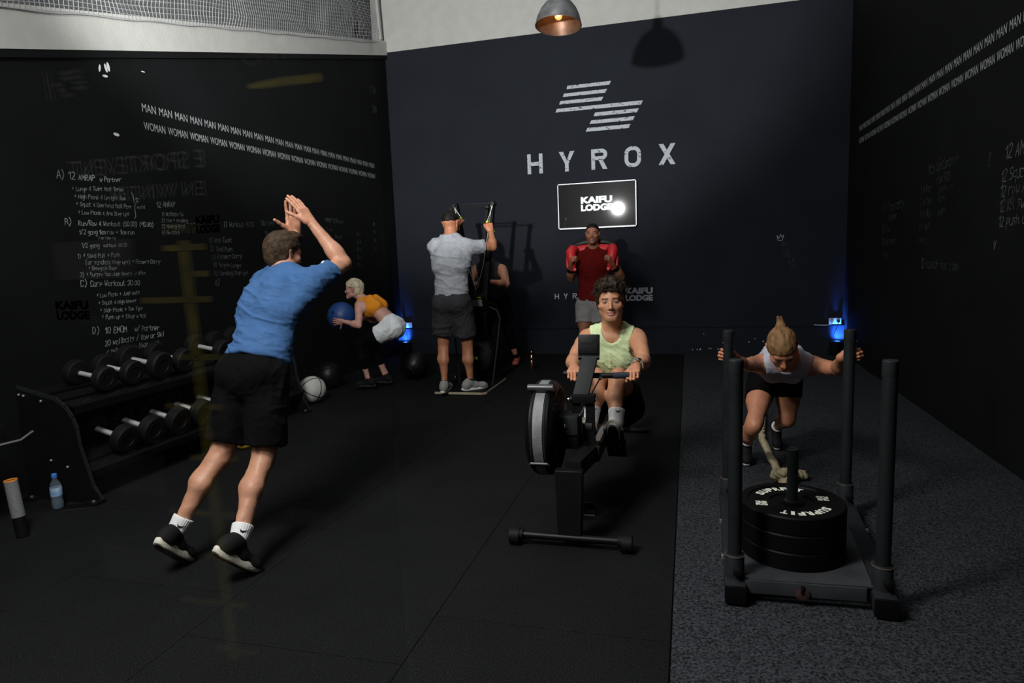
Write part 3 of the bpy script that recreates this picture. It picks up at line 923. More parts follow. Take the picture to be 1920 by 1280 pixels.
def rubber_floor():
    m, t, b = nt_new('black_rubber_granulate')
    tc = t.nodes.new('ShaderNodeTexCoord'); geo = t.nodes.new('ShaderNodeNewGeometry')
    n1 = t.nodes.new('ShaderNodeTexNoise'); n1.inputs['Scale'].default_value = 160; n1.inputs['Detail'].default_value = 2
    n2 = t.nodes.new('ShaderNodeTexNoise'); n2.inputs['Scale'].default_value = 2.2; n2.inputs['Detail'].default_value = 6
    for n in (n1, n2): t.links.new(geo.outputs['Position'], n.inputs['Vector'])
    r = t.nodes.new('ShaderNodeValToRGB'); r.color_ramp.elements[0].position = .45; r.color_ramp.elements[1].position = .75
    r.color_ramp.elements[0].color = (.0042, .0046, .0050, 1); r.color_ramp.elements[1].color = (.0185, .019, .020, 1)
    t.links.new(n1.outputs['Fac'], r.inputs[0])
    mx = t.nodes.new('ShaderNodeMix'); mx.data_type = 'RGBA'; mx.blend_type = 'MULTIPLY'; mx.inputs[0].default_value = .6
    r2 = t.nodes.new('ShaderNodeValToRGB'); r2.color_ramp.elements[0].position = .3; r2.color_ramp.elements[1].position = .7
    r2.color_ramp.elements[0].color = (.55, .55, .55, 1); r2.color_ramp.elements[1].color = (1, 1, 1, 1)
    t.links.new(n2.outputs['Fac'], r2.inputs[0]); t.links.new(r.outputs[0], mx.inputs[6]); t.links.new(r2.outputs[0], mx.inputs[7])
    t.links.new(mx.outputs[2], b.inputs['Base Color'])
    b.inputs['Roughness'].default_value = .85; b.inputs['Specular IOR Level'].default_value = .12
    bp = t.nodes.new('ShaderNodeBump'); bp.inputs['Strength'].default_value = .35; bp.inputs['Distance'].default_value = .002
    t.links.new(n1.outputs['Fac'], bp.inputs['Height']); t.links.new(bp.outputs[0], b.inputs['Normal'])
    return m


M_rub = rubber_floor()
tile_me = None
x = -.075; ix = 0
while x > XL + .01:
    w = min(1.0, x - XL); y = YF + .0 - (.35 if ix % 2 else 0)
    while y < YB - .01:
        y0, y1 = max(y, YF), min(y + 1.15, YB)
        MB().box((x - w / 2, (y0 + y1) / 2, -.010), (w - .0025, y1 - y0 - .0025, .020), ch=.002).build('mat_tile', M_rub, floor, smooth=0)
        y += 1.15
    x -= 1.0; ix += 1


def carpet_mat():
    m, t, b = nt_new('charcoal_needle_felt_carpet')
    geo = t.nodes.new('ShaderNodeNewGeometry')
    n1 = t.nodes.new('ShaderNodeTexNoise'); n1.inputs['Scale'].default_value = 85; n1.inputs['Detail'].default_value = 4; n1.inputs['Roughness'].default_value = .75
    t.links.new(geo.outputs['Position'], n1.inputs['Vector'])
    r = t.nodes.new('ShaderNodeValToRGB'); r.color_ramp.elements[0].position = .38; r.color_ramp.elements[1].position = .66
    r.color_ramp.elements[0].color = (.0035, .004, .005, 1); r.color_ramp.elements[1].color = (.060, .066, .076, 1)
    t.links.new(n1.outputs['Fac'], r.inputs[0]); t.links.new(r.outputs[0], b.inputs['Base Color'])
    b.inputs['Roughness'].default_value = 1.0; b.inputs['Specular IOR Level'].default_value = .1
    bp = t.nodes.new('ShaderNodeBump'); bp.inputs['Strength'].default_value = .8; bp.inputs['Distance'].default_value = .006
    t.links.new(n1.outputs['Fac'], bp.inputs['Height']); t.links.new(bp.outputs[0], b.inputs['Normal'])
    return m


M_carpet = carpet_mat()
crp = MB().box(((-.07 + XR) / 2, (YF + YB) / 2, -.008), (XR + .07, YB - YF, .022), ch=.004).build('carpet', M_carpet)
tag(crp, 'dark grey speckled carpet lane under the sled along the right wall', 'carpet')

# back wall: dark paint up to 4.62 m, pale plaster above
wb = struct('wall_back', MB().box(((XL + XR) / 2, YB + .1, 2.31), (XR - XL + .4, .2, 4.62 + .12)), M_back)
struct('wall_back_upper', MB().box(((XL + XR) / 2, YB + .102, 5.34), (XR - XL + .4, .2, 1.4)), M_cream)
struct('trim_1', MB().box(((XL + XR) / 2, YB - .012, .19), (XR - XL, .028, .43)).box(((XL + XR) / 2, YB - .018, .398), (XR - XL, .042, .018), ch=.004), M_back, smooth=.5)
wr = struct('wall_right', MB().box((XR + .1, (YF + YB) / 2, 3.0), (.2, YB - YF + .2, 6.1)), M_side)
wf = struct('wall_front', MB().box((-1.2, YF - .1, 3.0), (7.0, .2, 6.1)), wall_black('corridor_black_paint', (.002, .0022, .0024), .95, .2))
struct('ceiling', MB().box(((XL + XR) / 2, (YF + YB) / 2, ZC + .06), (XR - XL + .8, YB - YF + .4, .1)), mat('white_ceiling_paint', (.55, .56, .56), .95, bump=.2))

# left wall: black board with a top edge that climbs towards the back, pale sloping beam over it, opening behind a net above
top = lambda y: 4.640 - .2566 * (YB - y)
yn = 1.2
wl = struct('wall_left', MB().prism([(YF - .1, -.1), (YB + .1, -.1), (YB + .1, top(YB + .1)), (yn, top(yn)), (YF - .1, top(yn))], (XL, 0, 0), (0, 1, 0), (0, 0, 1), (-.2, 0, 0)), M_side)
bt = lambda y: top(y) + .20 + .016 * (YB - y)
struct('trim_2', MB().prism([(yn, top(yn)), (YB, top(YB)), (YB, bt(YB)), (yn, bt(yn))], (XL + .035, 0, 0), (0, 1, 0), (0, 0, 1), (-.235, 0, 0)), M_cream)
struct('trim_3', MB().prism([(yn, top(yn) - .055), (YB, top(YB) - .055), (YB, top(YB)), (yn, top(yn))], (XL + .030, 0, 0), (0, 1, 0), (0, 0, 1), (-.05, 0, 0)), M_side)
struct('wall_left_upper', MB().prism([(YF - .1, 1.5), (YB + .1, 3.5), (YB + .1, 6.05), (YF - .1, 6.05)], (XL - .55, 0, 0), (0, 1, 0), (0, 0, 1), (-.15, 0, 0)), M_grey)
# batten at the end of the opening
MB().bar((XL + .04, YB - .20, bt(YB) - .03), (XL + .04, YB - .32, 5.98), .05, .03).build('batten', mat('white_batten', (.4, .4, .39), .8), wl)
# net of thin cords over the opening
rn = random.Random(3)
net = MB(); m_cord = mat('white_net_cord', (.33, .335, .34), .9)
ys = np.arange(3.2, YB - .33, .042)
for y in ys:
    z0 = bt(y) - .03; pts = []
    for k in range(9):
        zz = z0 + k * .13; pts.append((XL + .045 + .025 * math.sin(y * 2.1 + k) * (k > 0), y + .012 * math.sin(k * 1.9 + y * 7) + k * .004, zz))
    net.tube(pts, .0028, 3)
for k in range(25):
    pts = []
    for y in np.arange(3.2, YB - .33, .14):
        pts.append((XL + .045 + .025 * math.sin(y * 2.1 + k * .33) * min(1, k * .4), y, bt(y) - .03 + k * .042 + .010 * math.sin(y * 3.3 + k * .5)))
    net.tube(pts, .0026, 3)
net.tube([(XL + .05, y, bt(y) - .035 + .006 * math.sin(y * 9)) for y in np.arange(3.2, YB - .33, .1)], .006, 5)
no = net.build('net', m_cord, smooth=1.0)
tag(no, 'pale mesh net stretched over the opening above the left wall', 'net')


# ------------------------------------------------------------------ lettering
def flat(polys, name, m, o, x, y, parent, lift=.002):
    b = MB(); x, y = Vector(x), Vector(y); n = x.cross(y)
    for p in polys: b.add([Vector(o) + x * a + y * c + n * lift for a, c in p], [tuple(range(len(p)))])
    me = bpy.data.meshes.new(name); me.from_pydata(b.v, [], b.f)
    return link(me, name, m, parent)


def distressed(name, c, ground, scale=22, amount=.60):
    """Worn stencil print: the wall paint shows through in scratches."""
    m, t, b = nt_new(name)
    geo = t.nodes.new('ShaderNodeNewGeometry'); mp = t.nodes.new('ShaderNodeMapping'); mp.inputs['Scale'].default_value = (1, 1, 2.2); mp.inputs['Rotation'].default_value = (0, .5, 0)
    n = t.nodes.new('ShaderNodeTexNoise'); n.inputs['Scale'].default_value = scale; n.inputs['Detail'].default_value = 9; n.inputs['Roughness'].default_value = .7
    t.links.new(geo.outputs['Position'], mp.inputs[0]); t.links.new(mp.outputs[0], n.inputs['Vector'])
    r = t.nodes.new('ShaderNodeValToRGB'); r.color_ramp.elements[0].position = amount - .008; r.color_ramp.elements[1].position = amount + .008
    r.color_ramp.elements[0].color = (*c, 1); r.color_ramp.elements[1].color = (*ground, 1)
    t.links.new(n.outputs['Fac'], r.inputs[0]); t.links.new(r.outputs[0], b.inputs['Base Color']); b.inputs['Roughness'].default_value = .85
    return m


M_sten = distressed('worn_white_stencil', (.42, .45, .50), (.018, .020, .025), 16, .585)
WB = ((0, YB, 0), (1, 0, 0), (0, 0, 1))
bars = [((-1.69, 3.912), (-1.062, 3.918), (-1.088, 3.868), (-1.702, 3.866)), ((-1.744, 3.808), (-1.118, 3.814), (-1.146, 3.764), (-1.760, 3.763)), ((-1.798, 3.709), (-1.175, 3.712), (-1.202, 3.662), (-1.818, 3.663)),
        ((-1.852, 3.605), (-.620, 3.610), (-.649, 3.556), (-1.876, 3.556)), ((-1.297, 3.505), (-.678, 3.508), (-.707, 3.456), (-1.322, 3.454)), ((-1.354, 3.400), (-.736, 3.405), (-.767, 3.353), (-1.381, 3.352)), ((-1.412, 3.300), (-.795, 3.303), (-.825, 3.250), (-1.440, 3.249))]
for p in bars: flat([p], 'stripe', M_sten, *WB, wb)


def wordmark(x0, pitch, w, h, z, t, m, parent, n=5):
    """H Y R O X in even strokes."""
    R = lambda a, b, c, d: [(a, b), (c, b), (c, d), (a, d)]
    H = [R(0, 0, t, h), R(w - t, 0, w, h), R(t, h / 2 - t / 2, w - t, h / 2 + t / 2)]
    c = w / 2; Y = [[(0, h), (t * 1.2, h), (c, h * .56), (w - t * 1.2, h), (w, h), (c + t / 2, h * .40), (c + t / 2, 0), (c - t / 2, 0), (c - t / 2, h * .40)]]
    arc = lambda cx, cy, r0, r1, a0, a1, k=10: [(cx + r1 * math.cos(a0 + (a1 - a0) * i / k), cy + r1 * math.sin(a0 + (a1 - a0) * i / k)) for i in range(k + 1)] + [(cx + r0 * math.cos(a1 + (a0 - a1) * i / k), cy + r0 * math.sin(a1 + (a0 - a1) * i / k)) for i in range(k + 1)]
    r = h * .27
    Rr = [R(0, 0, t, h), R(t, h - t, w - r, h), R(t, h - 2 * r, w - r, h - 2 * r + t), arc(w - r, h - r, r - t, r, -math.pi / 2, math.pi / 2), [(w * .42, h - 2 * r + t * .2), (w * .42 + t * 1.15, h - 2 * r + t * .2), (w, 0), (w - t * 1.2, 0)]]
    q = w * .44
    O = [R(0, q, t, h - q), R(w - t, q, w, h - q), R(q, 0, w - q, t), R(q, h - t, w - q, h)] + [arc(cx, cy, q - t, q, a, a + math.pi / 2) for cx, cy, a in ((q, q, math.pi), (w - q, q, 1.5 * math.pi), (w - q, h - q, 0), (q, h - q, math.pi / 2))]
    g_ = t * 1.22; X = [[(0, 0), (g_, 0), (c, h * .5 - g_ * h / (2 * (w - g_))), (w - g_, 0), (w, 0), (c + g_ / 2, h / 2), (w, h), (w - g_, h), (c, h * .5 + g_ * h / (2 * (w - g_))), (g_, h), (0, h), (c - g_ / 2, h / 2)]]
    for i, g in enumerate((H, Y, Rr, O, X)[:n]):
        flat([[(x0 + pitch * i + a, z + b) for a, b in p] for p in g], 'letter', m, *WB, parent)


wordmark(-2.322, .4775, .232, .288, 2.706, .054, M_sten, wb)
M_small = mat('white_print', (.45, .47, .51), .85)
wordmark(-1.968, .1375, .066, .084, .833, .014, M_small, wb)
for txt, z0, z1 in (('KAIFU', .886, .980), ('LODGE', .785, .874)):
    on_plane(fit(text_mesh(txt, 1, .055), -.908, -.511, z0, z1), *WB, 'lettering', M_small, wb)
# doodle: small crown and rubbed-out scrawl
crown = [(1.168, 1.655), (1.185, 1.585), (1.236, 1.578), (1.262, 1.660), (1.236, 1.625), (1.216, 1.668), (1.198, 1.612), (1.168, 1.655)]
cb = []
for a, b in zip(crown[:-1], crown[1:]):
    d = Vector((b[0] - a[0], b[1] - a[1])).normalized() * .0035; cb.append([(a[0] - d.y, a[1] + d.x), (b[0] - d.y, b[1] + d.x), (b[0] + d.y, b[1] - d.x), (a[0] + d.y, a[1] - d.x)])
flat(cb, 'crown_doodle', M_chalk, *WB, wb)
on_plane(scribble([(1.23, 1.50, .06, '8a', 0), (1.25, 1.42, .06, 'oz', 0), (1.27, 1.34, .06, 'eS', 0), (1.31, 1.26, .07, 'vA', 0), (1.35, 1.19, .07, 'mA', 0)], 5, .08), *WB, 'chalk_writing', M_chalk2, wb)
ch = []
rc = random.Random(11)
for x, z in [(.044, .067), (.11, .07), (.15, .072), (.273, .084), (.30, .082), (.398, .078), (.42, .07), (.895, .224), (.815, .175), (1.005, .185), (-.598, .107), (.201, .297), (1.3, .16), (-1.1, .18), (-2.9, .1)]:
    s = .004 + rc.random() * .010; ch.append([(x - s, z - s * .7), (x + s * 1.2, z - s), (x + s * .6, z + s * 1.3)])
flat(ch, 'paint_chip', mat('chipped_plaster', (.5, .5, .5), .9), (0, YB - .027, 0), (1, 0, 0), (0, 0, 1), wb)

# rows of words at the two target heights on both side walls
for wall, o, xd, y0, ln in ((wl, (XL, 0, 0), (0, 1, 0), 4.845, 4.38), (wr, (XR, 0, 0), (0, -1, 0), -9.28, 6.1)):
    for word, z0, n_ in (('MAN', 2.878, 4.38 / 23), ('WOMAN', 2.726, 4.38 / 16)):
        k = int(round(ln / n_))
        for i in range(k):
            me = fit(text_mesh(word, 1, .0), y0 + i * n_, y0 + i * n_ + n_ * (.80 if word == 'MAN' else .88), z0, z0 + .068)
            on_plane(me, o, xd, (0, 0, 1), 'word', M_row_print, wall)

# chalked training plans
WLp = ((XL, 0, 0), (0, 1, 0), (0, 0, 1))
blocks = [
 [(3.955, 2.232, .058, 'A)', .03), (4.055, 2.240, .060, '12', .05), (4.138, 2.237, .044, 'AMRAP', .06), (4.33, 2.243, .036, 'w Partner', .08)],
 [(4.069, 2.153, .030, '* Lunge & Twist Ball Throw', .07), (4.082, 2.096, .030, '* High Plank & Upright Row', .04), (4.088, 2.040, .030, '* Squat & Overhead Ball Pass', .015), (4.098, 1.978, .030, '* Low Plank & Arm Step Ups', .015), (4.66, 2.105, .034, '12', .0), (4.67, 2.05, .028, 'each!', .05)],
 [(3.976, 1.895, .044, 'B)', 0), (4.089, 1.893, .036, 'Run/Row & Workout (60:30) (90:30)', .015), (4.086, 1.827, .034, '1/2 gang 1km row + 1km run', .014), (4.252, 1.790, .022, '> as time cap', 0), (4.094, 1.725, .032, '1/2 gang', 0), (4.29, 1.73, .028, 'workout 60:30', 0)],
 [(4.045, 1.643, .032, '1) * Sled Pull + Push', .02), (4.105, 1.597, .032, '(or sandbag step ups) * Farmers Carry', -.017), (4.128, 1.552, .028, '* Renegade Rows', -.03), (4.047, 1.504, .030, '3) * Burpee Box Jump Overs  @ Wtts', -.017)],
 [(4.044, 1.427, .044, 'C)', 0), (4.13, 1.424, .042, 'Core Workout 30:30', -.035), (4.172, 1.334, .030, '* Low Plank + Jump outs', 0), (4.179, 1.274, .030, '* Squat & High knees', -.02), (4.185, 1.214, .031, '* Side Plank + Toe Tips', -.045), (4.193, 1.160, .031, '* Push up + Situp w Ball', -.07)],
 [(4.094, 1.053, .052, 'D)', 0), (4.21, 1.044, .050, '10 EMOM', -.06), (4.50, 1.025, .042, 'w/ Partner', -.08), (4.194, .945, .042, '20 wallballs / Row or Ski', 0), (4.201, .884, .032, '> switch @ 1 Min (5x20 each)', -.01)],
]
dim = [
 [(4.89, 2.074, .046, '12 AMRAP', .08), (4.937, 2.001, .032, '1) Wallballs 5x', .04), (4.929, 1.947, .032, '2) row + sandbag', .03), (4.921, 1.891, .032, '3) skierg hard', .05), (4.914, 1.840, .032, '4) 5x carry', .02)],
 [(5.735, 1.928, .050, 'II Workout 9/30', .02), (5.508, 1.769, .044, '1) Wall Twist', .005), (5.513, 1.689, .044, '2) Sled Push', -.02), (5.524, 1.608, .044, '3) Farmers Carry', .01), (5.533, 1.534, .042, '4) Burpee Lunges', -.05), (5.533, 1.453, .042, '5) Sandbag Step Ups', -.04), (5.535, 1.354, .052, '6)', 0)],
 [(6.35, 1.96, .06, 'Norden', 0), (6.40, 1.86, .04, '10 x 10', 0), (6.42, 1.76, .04, 'carry', 0), (6.44, 1.66, .04, 'row', 0), (6.46, 1.56, .04, 'ski', 0), (6.48, 1.46, .04, 'run', 0)],
 [(7.69, 2.045, .05, 'AMRAP 12 Rounds', -.02), (7.70, 1.93, .04, '1) row', 0), (7.9, 1.83, .05, '10 x 8', 0), (7.74, 1.73, .04, 'lunges', 0), (7.74, 1.62, .04, 'box jump', 0)],
 [(8.50, 1.88, .05, '10 x', 0), (8.50, 1.77, .05, '12 x', 0), (8.48, 1.66, .05, '15 x', 0), (8.47, 1.55, .05, '20 x', 0), (8.46, 1.45, .05, '25 x', 0), (9.02, 2.03, .05, 'RX', 0), (9.02, 1.93, .05, 'go', 0), (9.02, 1.8, .05, 'all', 0), (9.02, 1.68, .05, 'out', 0)],
]
for i, b in enumerate(blocks): on_plane(scribble(b, 20 + i, .11), *WLp, 'chalk_writing', M_chalk, wl)
M_chalk3 = mat('faded_chalk', (.14, .148, .152), .95, var=.5, vscale=3)
for i, b in enumerate(dim): on_plane(scribble(b, 40 + i, .11), *WLp, 'chalk_writing', M_chalk3 if i < 2 else M_chalk2, wl)
br = [(4.625, 2.18), (4.645, 2.16), (4.645, 2.10), (4.665, 2.085), (4.645, 2.07), (4.648, 1.985), (4.628, 1.965)]
flat([[(a[0] - .002, a[1]), (b[0] - .002, b[1]), (b[0] + .003, b[1]), (a[0] + .003, a[1])] for a, b in zip(br[:-1], br[1:])], 'brace', M_chalk, *WLp, wl)
sm = []
for (y, z, w, h_, an) in ((4.544, 2.639, .030, .013, -.1), (4.455, 3.135, .010, .030, -.2), (4.515, 3.150, .012, .034, .25), (4.540, 3.165, .014, .036, .15), (4.50, 3.085, .026, .010, .1), (4.90, 3.215, .022, .004, .05)):
    sm.append([(y + w * math.cos(a) * math.cos(an) - h_ * math.sin(a) * math.sin(an), z + w * math.cos(a) * math.sin(an) + h_ * math.sin(a) * math.cos(an)) for a in [2 * math.pi * i / 14 for i in range(14)]])
flat(sm, 'white_smear', mat('white_paint_smear', (.7, .72, .72), .9), *WLp, wl)
WRp = ((XR, 0, 0), (0, -1, 0), (0, 0, 1))
M_chalk4 = mat('dim_chalk', (.085, .088, .09), .95, var=.6, vscale=3)
on_plane(scribble([(-5.50, 2.035, .085, 'I', 0), (-5.23, 2.050, .09, '12 AMRAP w', .03), (-5.27, 1.905, .075, '12 Squat Jumps', .03), (-5.27, 1.805, .075, '12 row / ski', .03), (-5.27, 1.705, .075, '12 KB swings', .03), (-5.27, 1.605, .07, '12 push ups', .03), (-5.33, 1.45, .06, 'V', 0)], 61, .09), *WRp, 'chalk_writing', M_chalk4, wr)
M_chalk5 = mat('very_faded_chalk', (.028, .031, .034), .95, var=.6, vscale=3)
on_plane(scribble([(-6.70, 2.10, .08, 'May Endurance', .04), (-6.50, 2.00, .07, 'row 500', .02), (-6.42, 1.92, .06, 'push ups', 0), (-6.45, 1.84, .06, 'carry', 0), (-6.45, 1.74, .06, 'jumps', 0), (-6.9, 1.95, .07, '1 x run', 0), (-6.9, 1.84, .07, '2 x row', 0), (-6.9, 1.73, .07, '3 x ski', 0), (-6.9, 1.62, .07, 'all out', 0), (-6.9, 1.5, .06, 'repeat', 0)], 62, .09), *WRp, 'chalk_writing', M_chalk5, wr)
on_plane(scribble([(-8.1, 1.84, .09, 'A) Farm carry', .02), (-7.9, 1.74, .08, 'lunges', .02), (-8.1, 1.62, .08, '12 row', .02), (-8.1, 1.48, .08, '10 burpees', .02), (-8.1, 1.34, .08, '5 ski', .02), (-6.8, 1.28, .08, '12 rounds for time', .0)], 63, .09), *WRp, 'chalk_writing', M_chalk5, wr)

# ------------------------------------------------------------------ glass partition beside the photographer and the painted wall it mirrors
def glass_mat():
    m = bpy.data.materials.new('clear_glass'); m.use_nodes = True; t = m.node_tree; t.nodes.clear()
    out = t.nodes.new('ShaderNodeOutputMaterial'); tr = t.nodes.new('ShaderNodeBsdfTransparent'); gl = t.nodes.new('ShaderNodeBsdfGlossy'); mx = t.nodes.new('ShaderNodeMixShader')
    gl.inputs['Roughness'].default_value = .0; gl.inputs['Color'].default_value = (1, 1, 1, 1); tr.inputs['Color'].default_value = (.985, .99, .988, 1)
    geo = t.nodes.new('ShaderNodeNewGeometry'); dp = t.nodes.new('ShaderNodeVectorMath'); dp.operation = 'DOT_PRODUCT'
    t.links.new(geo.outputs['Normal'], dp.inputs[0]); t.links.new(geo.outputs['Incoming'], dp.inputs[1])
    ab = t.nodes.new('ShaderNodeMath'); ab.operation = 'ABSOLUTE'; t.links.new(dp.outputs['Value'], ab.inputs[0])
    om = t.nodes.new('ShaderNodeMath'); om.operation = 'SUBTRACT'; om.inputs[0].default_value = 1.0; t.links.new(ab.outputs[0], om.inputs[1])
    pw = t.nodes.new('ShaderNodeMath'); pw.operation = 'POWER'; pw.inputs[1].default_value = 5.0; t.links.new(om.outputs[0], pw.inputs[0])
    ml = t.nodes.new('ShaderNodeMath'); ml.operation = 'MULTIPLY_ADD'; ml.inputs[1].default_value = .96; ml.inputs[2].default_value = .04; t.links.new(pw.outputs[0], ml.inputs[0])
    t.links.new(ml.outputs[0], mx.inputs[0]); t.links.new(tr.outputs[0], mx.inputs[1]); t.links.new(gl.outputs[0], mx.inputs[2]); t.links.new(mx.outputs[0], out.inputs[0])
    return m


PY = .45
pane = MB().box(((-.22 + XL) / 2, PY + .004, 1.5), (-.22 - XL, .008, 3.0)).build('window_1', glass_mat(), smooth=0)
tag(pane, 'clear glass partition between the corridor and the gym floor', kind='structure')
M_decal = mat('black_vinyl', (.0003, .0003, .0003), 1.0, spec=.0)
for x0, x1, z0, z1 in ((-.379, -.357, 1.5845, 1.5985), (-.532, -.496, 1.517, 1.5335)):
    for k, tx in enumerate(('KAIFU', 'LODGE')):
        h_ = (z1 - z0)
        on_plane(fit(text_mesh(tx, 1, .055), x0, x1, z0 + (1 - k) * h_ * .53, z0 + (1 - k) * h_ * .53 + h_ * .47), (0, PY, 0), (1, 0, 0), (0, 0, 1), 'lettering', M_decal, pane, .0006)
# painted race map on the corridor wall (seen only as a reflection, mirror-written)
WFp = ((0, YF, 0), (-1, 0, 0), (0, 0, 1))
k = 1.85 / 3.6
zz = lambda z: CAM_H + (z - CAM_H) * k
M_ptext = mat('grey_wall_lettering', (.085, .086, .09), .9); M_yel = mat('yellow_wall_line', (.13, .105, .006), .9, var=.3, vscale=14); M_photo = mat('grey_photo_print', (.035, .035, .037), .9, c2=(.006, .006, .006), vscale=6)
M_dtext = mat('dim_wall_lettering', (.026, .026, .027), .9)


def rtext(s, xa, xb, za, zb, m=M_ptext, bold=.0):
    on_plane(fit(text_mesh(s, 1, bold), -max(xa, xb) * k, -min(xa, xb) * k, zz(min(za, zb)), zz(max(za, zb))), *WFp, 'lettering', m, wf)


rtext('E SPORTEVENT', -4.0, -2.94, 2.165, 2.275); rtext('EN WINTER', -3.70, -2.955, 1.995, 2.085); rtext('HYRO', -2.588, -2.14, 2.735, 2.795, M_dtext); rtext('DA', -2.54, -2.35, 2.165, 2.255, M_dtext)
rtext('START', -3.30, -3.02, 1.762, 1.828, M_yel)
for s, xa, xb, z_ in (('1000 M SKIERG', -4.09, -3.68, 1.187), ('50 m SLED PUSH', -2.564, -2.116, .785), ('50 m SLED PULL', -4.09, -3.60, .465), ('80 m BURPEE BROAD', -2.54, -2.16, .125), ('1000 m ROWING', -4.06, -3.60, -.20), ('200 m FARMERS', -2.52, -2.235, -.57), ('100 m SANDBAG LUNGES', -4.13, -3.47, -.92)):
    rtext(s, xa, xb, z_, z_ + .055, M_dtext)


def rquads(polys, name, m, lift=.003): flat([[(-x * k, zz(z)) for x, z in p] for p in polys], name, m, *WFp, wf, lift)


rquads([[(-3.20, 1.72), (-3.11, 1.72), (-3.05, -1.20), (-3.14, -1.20)]], 'yellow_line', M_yel)
for xa, xb, z_ in ((-3.32, -2.985, 1.672), (-3.13, -2.98, 1.50), (-3.536, -2.98, 1.335), (-3.29, -2.944, .955), (-3.43, -2.97, .62), (-3.27, -2.905, .265), (-3.50, -2.96, -.13), (-3.25, -2.99, -.435), (-3.48, -2.94, -.78), (-3.235, -2.89, -1.12)):
    rquads([[(xa, z_ - .018), (xb, z_ - .018), (xb, z_ + .022), (xa, z_ + .022)]], 'tick', M_yel, .0045)
rquads([[(-2.574, 2.60), (-2.40, 2.595), (-2.067, 2.595), (-2.067, 2.640), (-2.36, 2.645), (-2.574, 2.625)]], 'brush_mark', M_yel)
for a, b, c, d in ((-4.23, 1.748, -3.55, 1.492), (-4.12, .26, -3.51, -.02), (-4.128, -.42, -3.51, -.69), (-2.546, -.05, -2.195, -.156)):
    rquads([[(a, d), (c, d), (c, b), (a, b)]], 'photo_print', M_photo)
for i, (a, b) in enumerate(((-4.045, -3.90), (-4.03, -3.87), (-4.01, -3.79))): pass
for i in range(4): rquads([[(-3.98 + .012 * i, 2.845 - i * .035), (-3.80 + .012 * i, 2.845 - i * .035), (-3.81 + .012 * i, 2.825 - i * .035), (-3.99 + .012 * i, 2.825 - i * .035)]], 'stripe', M_dtext)
for i in range(3): rquads([[(-4.04 + .03 * i, 2.775 - i * .035), (-3.88, 2.775 - i * .035), (-3.89, 2.755 - i * .035), (-4.05 + .03 * i, 2.755 - i * .035)]], 'stripe', M_dtext)
rquads([[(-4.115, 2.86), (-4.10, 2.86), (-4.085, 2.67), (-4.10, 2.67)]], 'stripe', M_dtext); rquads([[(-4.085, 2.86), (-4.07, 2.86), (-4.055, 2.67), (-4.07, 2.67)]], 'stripe', M_dtext)
# ------------------------------------------------------------------ people
hair_m = tone_mat('hair_strands', .6, .0, .5, 260)
hair_m.node_tree.nodes['Principled BSDF'].inputs['Specular IOR Level'].default_value = .2
tone_cloth = tone_mat('cloth_printed', .9, .15, .25, 500)
black_cloth = mat('black_cloth', (.0024, .0025, .0029), .9, var=.3, bump=.25, bscale=500, spec=.08)
blue_cloth = mat('blue_jersey', (.041, .106, .25), .85, var=.06, vscale=30, bump=.2, bscale=600, sheen=.0, spec=.2)
grey_cloth = mat('light_grey_jersey', (.34, .36, .395), .9, var=.08, vscale=20, bump=.2, bscale=600, sheen=.0, spec=.2)
dgrey_cloth = mat('charcoal_cloth', (.034, .034, .038), .9, spec=.15, var=.1, bump=.2, bscale=500)
mgrey_cloth = mat('grey_cloth', (.22, .21, .21), .9, var=.08, bump=.2, bscale=500)
lime_cloth = mat('pale_lime_mesh_cloth', (.64, .78, .44), .9, var=.05, vscale=40, bump=.35, bscale=700)
red_cloth = mat('maroon_jersey', (.105, .007, .006), .9, spec=.05, var=.1, bump=.2, bscale=600)
orange_cloth = mat('orange_cloth', (.86, .30, .02), .85, spec=.2, var=.05, bump=.2, bscale=600)
white_cloth = mat('white_cloth', (.72, .73, .74), .9, var=.05, bump=.25, bscale=500)
offwhite_cloth = mat('pale_shorts_cloth', (.80, .84, .87), .9, spec=.2, var=.06, bump=.25, bscale=400)
lav_cloth = mat('pale_lilac_grey_cloth', (.42, .42, .50), .85, var=.05, bump=.2, bscale=600)
white_rib = mat('white_ribbed_sock', (.75, .76, .76), .95, bump=.3, bscale=400)
black_shoe = mat('black_knit_shoe', (.006, .006, .0065), .75, spec=.2, bump=.4, bscale=350)
grey_shoe = mat('grey_knit_shoe', (.24, .24, .23), .85, bump=.4, bscale=350)
sand_shoe = mat('pale_sand_shoe', (.45, .42, .33), .85, bump=.3, bscale=350)
foam_sole = mat('white_foam_sole', (.62, .60, .50), .7, bump=.6, bscale=90)
white_sole = mat('white_rubber_sole', (.70, .70, .68), .6, bump=.2, bscale=90)
brown_sole = mat('brown_rubber_outsole', (.16, .09, .06), .7, bump=.4, bscale=120)
black_sole = mat('black_rubber_sole', (.015, .015, .015), .7, bump=.4, bscale=120)
grey_lace = mat('grey_lace', (.25, .25, .25), .9)
black_lace = mat('black_lace', (.02, .02, .02), .9)
rubber_black = mat('black_rubber', (.004, .004, .0045), .6, spec=.15, var=.2, bump=.15, bscale=200)
steel_m = mat('brushed_steel', (.55, .55, .55), .35, metal=1.0, bump=.1, bscale=300)


